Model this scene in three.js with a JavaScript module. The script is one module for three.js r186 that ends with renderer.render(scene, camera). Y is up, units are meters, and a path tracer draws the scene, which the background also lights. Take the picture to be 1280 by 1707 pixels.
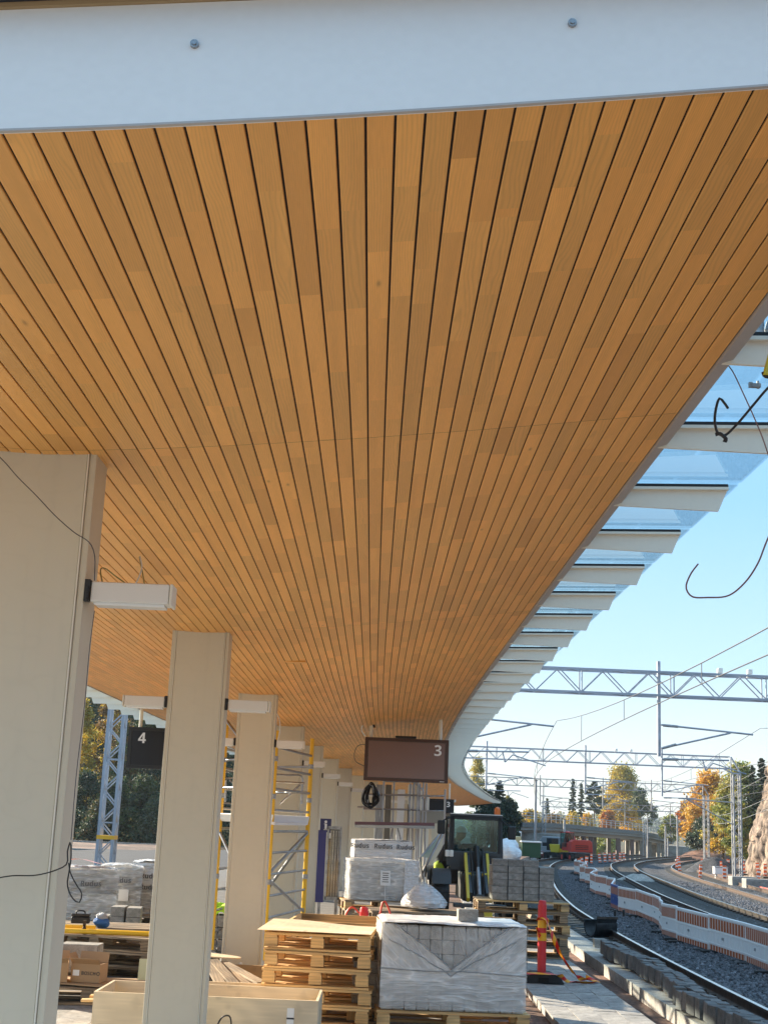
import * as THREE from 'three';
import { mergeGeometries } from 'three/addons/utils/BufferGeometryUtils.js';
import { RoundedBoxGeometry } from 'three/addons/geometries/RoundedBoxGeometry.js';
import { ConvexGeometry } from 'three/addons/geometries/ConvexGeometry.js';
import { MarchingCubes } from 'three/addons/objects/MarchingCubes.js';
import { TextGeometry } from 'three/addons/geometries/TextGeometry.js';
import { FontLoader } from 'three/addons/loaders/FontLoader.js';

// ───────── camera, sky, sun, exposure ─────────
const scene = new THREE.Scene();
const F = 2203.5, PITCH = 13.267 * Math.PI / 180, ROLL = 2.41 * Math.PI / 180, EYE = 1.68;
const camera = new THREE.PerspectiveCamera(2 * Math.atan(853.5 / F) * 180 / Math.PI, 767 / 1024, 0.1, 4000);
camera.position.set(0, EYE, 0);
camera.rotation.order = 'YXZ';
camera.rotation.set(PITCH, 0, ROLL);
camera.updateMatrixWorld(true);

const EXPOSURE = 3.15;
const SUN_EL = 20.5 * Math.PI / 180, SUN_AHEAD = 36 * Math.PI / 180;   // from the left, 36 degrees ahead of square
const sunDir = new THREE.Vector3(-Math.cos(SUN_AHEAD) * Math.cos(SUN_EL), Math.sin(SUN_EL), -Math.sin(SUN_AHEAD) * Math.cos(SUN_EL));
{
  const W = 1024, H = 512, a = new Float32Array(W * H * 4);
  const mix = (p, q, t) => p.map((v, i) => v + (q[i] - v) * t);
  // radiance by elevation (degrees)
  const stops = [[0, [.325, .33, .295]], [3, [.30, .335, .335]], [7, [.205, .30, .37]], [14, [.125, .243, .38]], [25, [.118, .235, .375]], [45, [.15, .265, .39]], [90, [.145, .26, .38]]];
  for (let j = 0; j < H; j++) for (let i = 0; i < W; i++) {
    const el = ((j + .5) / H - .5) * 180, az = ((i + .5) / W - .5) * 2 * Math.PI;
    let c;
    if (el <= 0) c = mix(stops[0][1], [.14,.125,.105], Math.min(1, -el / 4));
    else { let k = 0; while (k < stops.length - 2 && stops[k + 1][0] < el) k++; c = mix(stops[k][1], stops[k + 1][1], (el - stops[k][0]) / (stops[k + 1][0] - stops[k][0])); }
    const ce = Math.cos(el * Math.PI / 180), d = ce * Math.cos(az) * sunDir.x + Math.sin(el * Math.PI / 180) * sunDir.y + ce * Math.sin(az) * sunDir.z;
    const g = Math.exp(-(1 - d) * 5) * .45 + Math.exp(-(1 - d) * 45) * 1.0;
    if (el > -2) c = c.map((v, n) => v * (1 + .3 * g) + g * [.20, .18, .15][n]);
    const o = (j * W + i) * 4; a[o] = c[0]; a[o + 1] = c[1]; a[o + 2] = c[2]; a[o + 3] = 1;
  }
  const sky = new THREE.DataTexture(a, W, H, THREE.RGBAFormat, THREE.FloatType);
  sky.mapping = THREE.EquirectangularReflectionMapping; sky.magFilter = THREE.LinearFilter; sky.minFilter = THREE.LinearFilter; sky.needsUpdate = true;
  scene.background = sky; scene.environment = sky;
}
const sun = new THREE.DirectionalLight(new THREE.Color().setRGB(1, .86, .66), 5);
sun.position.copy(sunDir).multiplyScalar(150).add(new THREE.Vector3(0, 0, -40)); sun.target.position.set(0, 0, -40);
sun.castShadow = true; sun.shadow.mapSize.set(4096, 4096);
Object.assign(sun.shadow.camera, { left: -110, right: 110, top: 90, bottom: -90, near: 1, far: 420 });
scene.add(sun, sun.target);
const renderer = new THREE.WebGLRenderer({ antialias: true });
renderer.toneMapping = THREE.LinearToneMapping; renderer.toneMappingExposure = EXPOSURE;
renderer.shadowMap.enabled = true; renderer.setSize(767, 1024);

// ───────── helpers ─────────
let seed = 12345;
const rnd = () => { seed = (seed + 0x6D2B79F5) | 0; let t = Math.imul(seed ^ seed >>> 15, 1 | seed); t = t + Math.imul(t ^ t >>> 7, 61 | t) ^ t; return ((t ^ t >>> 14) >>> 0) / 4294967296; };
const rr = (a, b) => a + (b - a) * rnd();
const V = (x, y, z) => new THREE.Vector3(x, y, z);
const hash = (x, y) => { let h = Math.imul(x | 0, 374761393) + Math.imul(y | 0, 668265263) | 0; h = Math.imul(h ^ h >>> 13, 1274126177); return ((h ^ h >>> 16) >>> 0) / 4294967296; };
const sm = t => t * t * (3 - 2 * t);
function noise(x, y, px = 1e9, py = 1e9) {
  const xi = Math.floor(x), yi = Math.floor(y), u = sm(x - xi), v = sm(y - yi), m = (k, n) => ((k % n) + n) % n;
  const a = hash(m(xi, px), m(yi, py)), b = hash(m(xi + 1, px), m(yi, py)), c = hash(m(xi, px), m(yi + 1, py)), d = hash(m(xi + 1, px), m(yi + 1, py));
  return a + (b - a) * u + (c - a) * v + (a - b - c + d) * u * v;
}
const fbm = (x, y, o = 4) => { let s = 0, a = .5, n = 0; for (let i = 0; i < o; i++) { s += a * noise(x, y); n += a; x = x * 2.03 + 17; y = y * 2.03 + 31; a *= .5; } return s / n; };
// a pixel of the survey photograph to a point: at a distance ahead, or on a level
const ray = (px, py) => V((px - 640) / F, -(py - 853.5) / F, -1).applyQuaternion(camera.quaternion);
const at = (px, py, D) => { const d = ray(px, py); return d.multiplyScalar(D / -d.z).add(V(0, EYE, 0)); };
const on = (px, py, h) => { const d = ray(px, py); return d.multiplyScalar((h - EYE) / d.y).add(V(0, EYE, 0)); };
const names = {};
const numbered = n => { const k = names[n] = (names[n] || 0) + 1; return k === 1 ? n : n + '_' + String(k - 1).padStart(3, '0'); };
function tag(o, label, category, group, kind) { o.userData.label = label; if (category) o.userData.category = category; if (group) o.userData.group = group; if (kind) o.userData.kind = kind; return o; }
function thing(name, label, category, pos = [0, 0, 0], turn = 0, group) {
  const g = new THREE.Group(); g.name = numbered(name); g.position.set(...(pos.isVector3 ? pos.toArray() : pos)); g.rotation.y = turn; scene.add(g);
  return tag(g, label, category, group);
}
function merged(list) {
  const l = list.flat(3).filter(Boolean).map(g => { const q = g.index ? g.toNonIndexed() : g.clone(); for (const k of Object.keys(q.attributes)) if (!['position', 'normal', 'uv', 'color'].includes(k)) q.deleteAttribute(k); if (!q.attributes.uv) q.setAttribute('uv', new THREE.BufferAttribute(new Float32Array(q.attributes.position.count * 2), 2)); return q; });
  const anyC = l.some(g => g.attributes.color); if (anyC) for (const g of l) if (!g.attributes.color) g.setAttribute('color', new THREE.BufferAttribute(new Float32Array(g.attributes.position.count * 3).fill(1), 3));
  return l.length === 1 ? l[0] : mergeGeometries(l);
}
function part(name, geo, mat, parent = scene) {
  const m = new THREE.Mesh(Array.isArray(geo) ? merged(geo) : geo, mat); m.name = parent === scene ? numbered(name) : name; m.castShadow = m.receiveShadow = true; parent.add(m); return m;
}
function struct(name, geo, mat, parent = scene) { const m = part(name, geo, mat, parent); m.userData.kind = 'structure'; return m; }
function copyOf(o, label, pos, turn, group) {
  const c = o.clone(); c.name = numbered(o.name.replace(/_\d{3}$/, '')); scene.add(c);
  if (pos) c.position.set(...(pos.isVector3 ? pos.toArray() : pos)); if (turn !== undefined) c.rotation.y = turn;
  c.userData = { ...o.userData }; if (label) c.userData.label = label; if (group) c.userData.group = group; return c;
}
// box with uv in metres, v along the longest side
function box(w, h, d, x = 0, y = 0, z = 0, ry = 0, off = [0, 0]) {
  const g = new THREE.BoxGeometry(w, h, d), p = g.attributes.position, n = g.attributes.normal, uv = g.attributes.uv, dim = [w, h, d];
  for (let i = 0; i < p.count; i++) {
    const c = [p.getX(i), p.getY(i), p.getZ(i)], na = Math.abs(n.getX(i)) > .5 ? 0 : Math.abs(n.getY(i)) > .5 ? 1 : 2, ax = [0, 1, 2].filter(k => k !== na);
    const [a, b] = dim[ax[0]] > dim[ax[1]] ? [ax[1], ax[0]] : [ax[0], ax[1]];
    uv.setXY(i, c[a] + off[0], c[b] + off[1]);
  }
  if (ry) g.rotateY(ry); return g.translate(x, y, z);
}
const rbox = (w, h, d, r, x = 0, y = 0, z = 0) => new RoundedBoxGeometry(w, h, d, 2, Math.min(r, w / 2.1, h / 2.1, d / 2.1)).translate(x, y, z);
const cyl = (r0, r1, h, x = 0, y = 0, z = 0, n = 16) => new THREE.CylinderGeometry(r0, r1, h, n).translate(x, y, z);
function bar(a, b, w, h = w, round = false) {
  const d = b.clone().sub(a), L = d.length(), g = round ? new THREE.CylinderGeometry(w / 2, w / 2, L, 8) : new THREE.BoxGeometry(w, L, h);
  const q = new THREE.Quaternion().setFromUnitVectors(V(0, 1, 0), d.normalize());
  return g.applyQuaternion(q).translate((a.x + b.x) / 2, (a.y + b.y) / 2, (a.z + b.z) / 2);
}
const pipe = (a, b, d) => bar(a, b, d, d, true);
const tube = (pts, r, seg = 24, rad = 6) => new THREE.TubeGeometry(new THREE.CatmullRomCurve3(pts), seg, r, rad, false);
function extrude(pts, depth, bevel = 0) {
  const s = new THREE.Shape(pts.map(p => new THREE.Vector2(p[0], p[1])));
  return new THREE.ExtrudeGeometry(s, { depth, bevelEnabled: bevel > 0, bevelSize: bevel, bevelThickness: bevel, bevelSegments: 1, curveSegments: 6 });
}
function grid(nu, nv, fn, closeU = false) {           // fn(u,v) -> [x,y,z,(s,t)]
  const pos = [], uv = [], idx = [];
  for (let j = 0; j <= nv; j++) for (let i = 0; i <= nu; i++) { const p = fn(i / nu, j / nv); pos.push(p[0], p[1], p[2]); uv.push(p.length > 3 ? p[3] : i / nu, p.length > 3 ? p[4] : j / nv); }
  for (let j = 0; j < nv; j++) for (let i = 0; i < nu; i++) { const a = j * (nu + 1) + i, b = a + 1, c = a + nu + 1, d = c + 1; idx.push(a, b, d, a, d, c); }
  const g = new THREE.BufferGeometry(); g.setAttribute('position', new THREE.Float32BufferAttribute(pos, 3)); g.setAttribute('uv', new THREE.Float32BufferAttribute(uv, 2)); g.setIndex(idx); g.computeVertexNormals(); return g;
}

// ───────── textures and materials ─────────
function tex(w, h, fn, srgb = true, rx = 1, ry = 1) {
  const a = new Uint8Array(w * h * 4);
  for (let j = 0; j < h; j++) for (let i = 0; i < w; i++) { const c = fn(i / w, j / h, i, j), o = (j * w + i) * 4; for (let k = 0; k < 3; k++) a[o + k] = Math.max(0, Math.min(255, (typeof c === 'number' ? c : c[k]) * 255)); a[o + 3] = 255; }
  const t = new THREE.DataTexture(a, w, h); t.wrapS = t.wrapT = THREE.RepeatWrapping; t.magFilter = THREE.LinearFilter; t.minFilter = THREE.LinearMipmapLinearFilter; t.generateMipmaps = true;
  if (srgb) t.colorSpace = THREE.SRGBColorSpace; t.repeat.set(rx, ry); t.needsUpdate = true; return t;
}
const tn = (u, v, fu, fv) => noise(u * fu, v * fv, fu, fv);      // tileable
const rgb = (r, g, b) => new THREE.Color().setRGB(r, g, b);
const mat = (c, rough = .6, metal = 0, extra = {}) => new THREE.MeshStandardMaterial({ color: Array.isArray(c) ? rgb(...c) : c, roughness: rough, metalness: metal, side: THREE.DoubleSide, ...extra });
const STRIPS = 16;
const larch = tex(1024, 2048, (u, v, i, j) => {
  const s = Math.floor(u * STRIPS), fu = u * STRIPS - s;
  // glued lamellas of uneven length along each strip
  let y = 0, k = 0, lam = 0; const L = []; while (y < 1) { const l = .07 + .16 * hash(s * 17 + 3, k * 7 + 1); L.push([y, lam++]); y += l; k++; if (k > 40) break; }
  let me = 0; for (const [y0, n] of L) if (v >= y0) me = n;
  const h1 = hash(s * 31 + me * 5, 77), h2 = hash(s * 13 + me * 11, 5), h3 = hash(s * 3 + me * 29, 9);
  const tone = .96 + .075 * (h1 - .5) + (h2 > .92 ? -.05 : 0);
  const wob = (noise(u * 30 + h3 * 50, v * 14 + me * 3) - .5) * .5 + (noise(u * 8, v * 40 + me) - .5) * .12;
  const ring = Math.sin((fu * (5 + 9 * h2) + wob * 6 + h1 * 9) * 6.283) * .5 + .5;
  const fine = noise(u * 900, v * 120 + me * 9) - .5;
  let g = tone * (1 - .055 * Math.pow(ring, 3) + .05 * fine + .05 * (noise(u * 40, v * 9 + me) - .5));
  const kx = fu - (.2 + .6 * h3), ky = (v - L[me][0] - .05) * 60; const kd = Math.hypot(kx * 3, ky); if (h1 > .97) g *= 1 - .22 * Math.exp(-kd * kd * 14);
  const red = 1 + .03 * (h2 - .5);
  return [.97 * g * red, .755 * g, .46 * g * (2 - red)];
}, true);
const roughWood = tex(512, 512, (u, v) => { const r = Math.sin((u * 16 + tn(u, v, 5, 2) * 1.6) * 6.283) * .5 + .5; const n = tn(u, v, 128, 12) - .5; let g = .93 - .09 * r * r + .13 * n + .14 * (tn(u, v, 4, 3) - .5); const k = Math.hypot((u - .3) * 12, (v - .6) * 10), k2 = Math.hypot((u - .75) * 13, (v - .2) * 10); g *= 1 - .4 * Math.exp(-k * k) - .4 * Math.exp(-k2 * k2); return [.93 * g, .78 * g, .56 * g]; }, true, 2.2, .7);
const greyWood = tex(512, 512, (u, v) => { const r = Math.sin((u * 15 + tn(u, v, 5, 2) * 1.6) * 6.283) * .5 + .5; let g = .60 - .12 * r * r + .15 * (tn(u, v, 128, 10) - .5) + .18 * (tn(u, v, 5, 4) - .5); return [.95 * g, .84 * g, .70 * g]; }, true, 2.2, 1.1);
const plyTex = tex(512, 512, (u, v) => { const r = Math.sin((u * 4 + tn(u, v, 4, 2) * 3) * 6.283) * .5 + .5; let g = .88 - .04 * r + .05 * (tn(u, v, 90, 8) - .5) + .10 * (tn(u, v, 5, 5) - .5); const st = tn(u, v, 14, 14); if (st > .8) g -= (st - .8) * .6; return [.95 * g, .89 * g, .78 * g]; }, true, .8, .8);
const concTex = tex(512, 512, (u, v) => { const g = .60 + .10 * (tn(u, v, 6, 6) - .5) + .12 * (tn(u, v, 24, 24) - .5) + .16 * (tn(u, v, 200, 200) - .5); return [g * 1.0, g * .985, g * .96]; }, true, 1.3, 1.3);
const concBump = tex(512, 512, (u, v) => .5 + .5 * (tn(u, v, 220, 220) - .5) + .3 * (tn(u, v, 30, 30) - .5), false, 1.3, 1.3);
const dirtTex = tex(1024, 1024, (u, v) => { const g = .52 + .22 * (tn(u, v, 7, 7) - .5) + .18 * (tn(u, v, 33, 33) - .5) + .3 * (tn(u, v, 400, 400) - .5), r = tn(u, v, 5, 5) * .06; return [g * (1.02 + r), g * .93, g * .85]; }, true, .12, .12);
const gravelTex = tex(1024, 1024, (u, v) => { const a = tn(u, v, 260, 260), b = tn(u, v, 130, 130); const g = .36 + .34 * (a - .5) + .22 * (b - .5) + .10 * (tn(u, v, 9, 9) - .5) + .08 * (tn(u, v, 40, 40) - .5); return [g * .97, g * .985, g * 1.03]; }, true, .25, .25);
const gravelBump = tex(1024, 1024, (u, v) => .5 + .7 * (tn(u, v, 260, 260) - .5) + .4 * (tn(u, v, 130, 130) - .5), false, .25, .25);
const streak = (u, v) => { const w = .06 * (tn(u, v, 3, 3) - .5), s = Math.abs(tn(u, v + w, 5, 34) - .5) * 2, q = Math.abs(tn(u, v + w * 1.6, 8, 80) - .5) * 2, r = Math.abs(tn(u, v - w, 3, 18) - .5) * 2; return [s, q, r]; };
const filmTex = tex(1024, 1024, (u, v) => { const [s, q, r] = streak(u, v), w = tn(u, v, 3, 4), c = tn(u, v, 22, 30); return .40 + .34 * Math.pow(1 - s, 6) + .20 * Math.pow(1 - q, 5) + .26 * Math.pow(1 - r, 14) + .34 * (w - .5) + .10 * (c - .5); }, false, .9, .9);
const filmBump = tex(1024, 1024, (u, v) => { const [s, q, r] = streak(u, v); return .35 + .25 * Math.pow(1 - s, 4) + .15 * Math.pow(1 - q, 3) + .25 * Math.pow(1 - r, 8) + .2 * (tn(u, v, 14, 14) - .5); }, false, .9, .9);
const rockTex = tex(1024, 1024, (u, v) => { const s = Math.abs(tn(u + .03 * tn(u, v, 9, 9), v, 34, 9) - .5) * 2, g = .60 + .22 * (tn(u, v, 9, 9) - .5) + .2 * (tn(u, v, 60, 40) - .5) + .2 * (tn(u, v, 240, 200) - .5) - .34 * Math.pow(1 - s, 5); return [g, g * .92, g * .85]; }, true, .12, .12);
const steelTex = tex(256, 256, (u, v) => { const g = .8 + .2 * (tn(u, v, 14, 14) - .5) + .12 * (tn(u, v, 90, 90) - .5); return [g, g, g]; }, true, 1, 1);
const paintTex = tex(512, 512, (u, v) => { const g = .94 + .022 * (tn(u, v, 5, 4) - .5) + .012 * (tn(u, v, 90, 120) - .5); return [g, g * .995, g * .985]; }, true, .7, .7);
const barkTex = tex(256, 256, (u, v) => { const g = .5 + .35 * (tn(u, v, 40, 8) - .5) + .25 * (tn(u, v, 90, 40) - .5); return [g, g * .85, g * .7]; }, true, 1, .6);

const M = {};
M.larch = mat(rgb(1, .868, .655), .48, 0, { map: larch });
M.dark = mat([.012, .010, .009], .9);
M.rubber = mat([.012, .012, .013], .6);
M.fascia = mat([.93, .94, .95], .45, 0, { map: paintTex });
M.trimGrey = mat([.50, .47, .46], .5, 0, { map: paintTex });
M.rib = mat([.90, .875, .775], .45, 0, { map: paintTex });
M.glass = new THREE.MeshPhysicalMaterial({ color: rgb(.90, .97, .985), roughness: .02, transmission: 1, thickness: 0, ior: 1.5, side: THREE.DoubleSide });
M.column = mat([.73, .69, .565], .55, 0, { map: paintTex });
const colTex = tex(256, 1024, (u, v) => { const sc = Math.abs(tn(u, v, 5, 60) - .5) * 2, dr = tn(u, v, 9, 5), g = .95 + .02 * (tn(u, v, 3, 9) - .5) - .012 * Math.pow(1 - sc, 8) - .03 * Math.max(0, dr - .66) - .16 * Math.exp(-v * 30) * (.5 + tn(u, v, 16, 90)); return [g, g * .995, g * .985]; });
M.columnFront = mat([.73, .69, .565], .55, 0, { map: colTex });
M.columnSeam = mat([.16, .145, .12], .7);
M.lamp = mat([.78, .77, .73], .35);
M.lampLens = mat([.82, .82, .80], .2);
M.black = mat([.014, .014, .015], .45);
M.wood = [[1, .98, .92], [.92, .86, .76], [.86, .83, .78], [1, .92, .78]].map(c => mat(c, .75, 0, { map: roughWood }));
M.woodGrey = [[1, 1, 1], [.8, .78, .75], [1.1, 1.02, .92]].map(c => mat(c, .85, 0, { map: greyWood }));
M.ply = mat([1.12, 1.07, 1.0], .6, 0, { map: plyTex });
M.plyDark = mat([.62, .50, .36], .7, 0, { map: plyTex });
M.stone = [[1.2, 1.18, 1.13], [1.1, 1.08, 1.04], [1.02, 1, .97], [1.28, 1.24, 1.18]].map(c => mat(c, .88, 0, { map: concTex, bumpMap: concBump, bumpScale: .004 }));
M.stoneGrey = [[.80, .79, .77], [.73, .725, .71], [.86, .85, .83]].map(c => mat(c, .9, 0, { map: concTex, bumpMap: concBump, bumpScale: .004 }));
M.stoneDark = [[.42, .43, .45], [.36, .37, .385], [.5, .505, .52]].map(c => mat(c, .85, 0, { map: concTex, bumpMap: concBump, bumpScale: .005 }));
M.paver = [[.98, .97, .96], [.9, .9, .9], [1.05, 1.03, 1]].map(c => mat(c, .85, 0, { map: concTex, bumpMap: concBump, bumpScale: .003 }));
M.shadeFloor = mat([.42, .42, .43], .9, 0, { map: concTex, bumpMap: concBump, bumpScale: .004 });  // same concrete, darkened in colour to stand for shade on the far floor
M.concrete = mat([.9, .9, .88], .9, 0, { map: concTex, bumpMap: concBump, bumpScale: .004 });
M.sand = mat([.52, .36, .30], .95, 0, { map: dirtTex });
M.dirt = mat([1, 1, 1], .95, 0, { map: dirtTex, vertexColors: true });
M.gravel = mat([.52, .53, .56], .9, 0, { map: gravelTex, bumpMap: gravelBump, bumpScale: .03 });
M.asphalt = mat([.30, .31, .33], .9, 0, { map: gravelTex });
M.film = new THREE.MeshPhysicalMaterial({ color: rgb(.98, .98, .97), roughness: .2, transparent: true, opacity: .9, alphaMap: filmTex, bumpMap: filmBump, bumpScale: .02, side: THREE.DoubleSide });
M.filmThin = new THREE.MeshPhysicalMaterial({ color: rgb(.9, .9, .9), roughness: .2, transparent: true, opacity: .45, alphaMap: filmTex, bumpMap: filmBump, bumpScale: .02, side: THREE.DoubleSide });
M.filmWhite = mat([.80, .81, .83], .3, 0, { bumpMap: filmBump, bumpScale: .03 });
M.filmPack = new THREE.MeshPhysicalMaterial({ color: rgb(.80, .81, .82), roughness: .3, transparent: true, opacity: .95, alphaMap: filmTex, bumpMap: filmBump, bumpScale: .03, side: THREE.DoubleSide });
M.red = mat([.62, .028, .035], .4); M.yellow = mat([.85, .44, .02], .4); M.orange = mat([.80, .13, .02], .5); M.white = mat([.80, .80, .79], .5);
M.alu = mat([.58, .59, .61], .35, .75, { map: steelTex }); M.galv = mat([.56, .58, .61], .5, .35, { map: steelTex }); M.galvBlue = mat([.60, .66, .76], .5, .25, { map: steelTex });
M.scafYellow = mat([.80, .47, .02], .4);
M.steel = mat([.09, .085, .085], .5, .6, { map: steelTex }); M.railTop = mat([.62, .62, .64], .22, .95); M.rust = mat([.13, .085, .06], .8, .2, { map: steelTex });
M.sleeper = mat([.34, .335, .33], .9, 0, { map: concTex, bumpMap: concBump, bumpScale: .004 });
M.wire = mat([.10, .10, .11], .5, .6); M.bark = mat([.42, .36, .3], .9, 0, { map: barkTex }); M.barkPine = mat([.62, .34, .2], .9, 0, { map: barkTex }); M.barkBirch = mat([.72, .70, .66], .8);
M.rock = mat([.66, .60, .56], .92, 0, { map: rockTex });
M.screenDark = mat([.006, .007, .012], .55); M.screenReflect = mat([.22, .14, .13], .14); M.signWhite = mat([.85, .85, .85], .5); M.bluePanel = mat([.012, .018, .16], .35); M.navy = mat([.02, .025, .12], .4);  // brown display screen: reflected floor tone is put into its base colour
M.cardboard = mat([.48, .31, .17], .85, 0, { map: paintTex }); M.ink = mat([.03, .03, .035], .6); M.print = mat([.12, .125, .14], .5);
M.hivis = mat([.42, .72, .03], .75); M.clothDark = mat([.03, .03, .035], .9); M.skin = mat([.55, .34, .25], .6); M.paper = mat([.85, .85, .84], .7);
M.loader = mat([.05, .055, .06], .45); M.clearGlass = new THREE.MeshPhysicalMaterial({ color: rgb(.80, .93, .91), roughness: .02, transmission: 1, thickness: 0, side: THREE.DoubleSide }); M.cabGlass = new THREE.MeshPhysicalMaterial({ color: rgb(.48, .70, .68), roughness: .03, transmission: 1, thickness: 0, side: THREE.DoubleSide }); M.loaderYellow = mat([.62, .47, .04], .45);
M.beacon = mat([.75, .16, .02], .25); M.excav = mat([.48, .045, .03], .5);
const font = await new FontLoader().loadAsync('fonts/droid/droid_sans_bold.typeface.json');
function text(s, size, depth = .004) { const g = new TextGeometry(s, { font, size, depth, height: depth, curveSegments: 6, bevelEnabled: false }); g.computeBoundingBox(); const b = g.boundingBox; return g.translate(-(b.min.x + b.max.x) / 2, -(b.min.y + b.max.y) / 2, 0); }

// ───────── the curve that platform, canopy and tracks follow ─────────
const ZT = [-60, -20, 0, 10, 15, 20, 25, 30, 35, 40, 50, 60, 70, 80, 90, 100, 116, 140, 180, 240, 300];
const XT = [-1.13, -1.13, -1.13, -1.125, -1.107, -1.045, -.93, -.76, -.53, -.22, .7, 1.85, 3.05, 4.35, 5.9, 7.8, 12, 20, 36, 66, 100];
const TAN = ZT.map((_, i) => { const a = Math.max(0, i - 1), b = Math.min(ZT.length - 1, i + 1); return (XT[b] - XT[a]) / (ZT[b] - ZT[a]); });
function xm(D) { let i = 0; while (i < ZT.length - 2 && ZT[i + 1] < D) i++; const h = ZT[i + 1] - ZT[i], t = (D - ZT[i]) / h, t2 = t * t, t3 = t2 * t; return XT[i] * (2 * t3 - 3 * t2 + 1) + TAN[i] * h * (t3 - 2 * t2 + t) + XT[i + 1] * (-2 * t3 + 3 * t2) + TAN[i + 1] * h * (t3 - t2); }
const slope = D => (xm(D + .2) - xm(D - .2)) / .4;
const heading = D => Math.atan(slope(D));                // turn to the right of straight ahead
function P(D, off, h) { const a = heading(D); return V(xm(D) + off * Math.cos(a), h, -D + off * Math.sin(a)); }
// sweep of a cross-section [[off,h],...] along the curve
function sweep(sec, D0, D1, step, closed = false, uvScale = 1) {
  const n = Math.max(1, Math.ceil((D1 - D0) / step)), m = sec.length - 1; let L = [0]; for (let i = 1; i <= m; i++) L.push(L[i - 1] + Math.hypot(sec[i][0] - sec[i - 1][0], sec[i][1] - sec[i - 1][1]));
  const out = [];
  for (let k = 0; k < m; k++) out.push(grid(1, n, (u, v) => { const D = D0 + (D1 - D0) * v, s = sec[k + Math.round(u)], p = P(D, s[0], s[1]); return [p.x, p.y, p.z, (L[k] + (L[k + 1] - L[k]) * u) * uvScale, D * uvScale]; }));
  return merged(out);
}

// ═════════ GROUND, PLATFORM, TRACKS ═════════
const ss = (a, b, x) => { const t = Math.max(0, Math.min(1, (x - a) / (b - a))); return t * t * (3 - 2 * t); };
function groundH(x, D) {
  let h = -.66;
  h -= 2.3 * ss(118, 215, D) * (1 - ss(260, 420, D)); 
  const o = x - xm(Math.min(300, Math.max(-60, D)));
  if (o < -6) { const w = ss(-7, -16, o); h += .45 * w; }
  // wooded hill on the left behind the road
  h += 17 * ss(86, 128, D) * ss(2, -16, x) * (1 - .5 * ss(170, 330, D));
  h += 7 * ss(-34, -75, x) * ss(-60, 20, D);
  // embankment of the road bridge, left and right ends
  h += 4.6 * ss(150, 190, D) * ss(34, 20, x) * ss(300, 235, D);
  // right-hand bank
  h += 9 * ss(23, 42, o) * ss(100, 60, D) + 5 * ss(19, 48, o) * ss(98, 145, D) * (1 - .4 * ss(170, 300, D));
  h += 1 * ss(420, 900, D);
  if (o > 18 || o < -14) h += .5 * (fbm(x * .12, D * .12) - .5) * (1 + 2 * ss(20, 50, Math.abs(o)));
  return h;
}
{
  const xs = [], ds = []; for (let x = -600; x <= 700;) { xs.push(x); const a = Math.abs(x - 12); x += a < 60 ? 1.5 : a < 150 ? 6 : 30; }
  for (let d = -80; d <= 2600;) { ds.push(d); d += d < 180 ? 2 : d < 320 ? 5 : d < 600 ? 20 : 90; }
  const pos = [], uv = [], col = [], idx = [];
  for (const d of ds) for (const x of xs) {
    const h = groundH(x, d); pos.push(x, h, -d); uv.push(x, d);
    const s = Math.hypot(groundH(x + 1, d) - groundH(x - 1, d), groundH(x, d + 1) - groundH(x, d - 1)) / 2, n = fbm(x * .09, d * .09);
    const o = x - xm(Math.min(300, Math.max(-60, d)));
    let green = x < 0 ? ss(.12, .35, s) + ss(82, 90, d) : ss(150, 220, d) + ss(.5, .62, n) * ss(24, 34, o) * .8; green = Math.min(1, green);
    const dirt = [.62, .49, .43], grass = n > .52 ? [.16, .19, .07] : [.26, .23, .09];
    for (let k = 0; k < 3; k++) col.push((dirt[k] + (grass[k] - dirt[k]) * green) * (.85 + .3 * n));
  }
  const w = xs.length; for (let j = 0; j < ds.length - 1; j++) for (let i = 0; i < w - 1; i++) { const a = j * w + i, b = a + 1, c = a + w, e = c + 1; idx.push(a, b, c, b, e, c); }
  const g = new THREE.BufferGeometry(); g.setAttribute('position', new THREE.Float32BufferAttribute(pos, 3)); g.setAttribute('uv', new THREE.Float32BufferAttribute(uv, 2)); g.setAttribute('color', new THREE.Float32BufferAttribute(col, 3)); g.setIndex(idx); g.computeVertexNormals();
  struct('ground', g, M.dirt).userData.label = 'reddish construction ground rising to grassy banks';
}
// road at the foot of the wooded hill
struct('road', grid(30, 6, (u, v) => { const x = -60 + 56 * u, d = 66 + 15 * v; return [x, -.17 + .02 * v, -d, x, d]; }), M.asphalt).userData.label = 'grey asphalt road at the foot of the wooded hill';
struct('kerb', [box(56, .12, .25, -32, -.12, -65.7), box(56, .14, .25, -32, -.1, -81.4)], M.concrete).userData.label = 'pale kerbs along the asphalt road';

// platform: sand bed, paved yard and paver bands
const platform = new THREE.Group(); platform.name = 'platform'; platform.userData = { kind: 'structure', label: 'station platform with bare sand strips and bands of new pavers' }; scene.add(platform);
part('sand_bed', [sweep([[2.2, -.075], [4.36, -.075], [4.36, -.6]], -14, 95, 2)], M.sand, platform);
part('platform_wall', sweep([[4.37, -.075], [4.37, -.75]], -14, 95, 2), M.concrete, platform);
part('paved_surface', sweep([[-15, -.02], [2.2, -.004]], -14, 10.4, 2).clone(), M.concrete, platform);
part('paved_surface', [sweep([[-15, -.02], [-1.4, -.004]], 10.4, 14.4, 2), sweep([[-5, -.01], [2.2, -.004]], 14.4, 18.5, 2)], M.concrete, platform);
part('shade_toned_surface', sweep([[-5, -.01], [2.2, -.004]], 18.5, 95, 2), M.shadeFloor, platform);  // far floor: shade is painted in by the darker concrete colour
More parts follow.
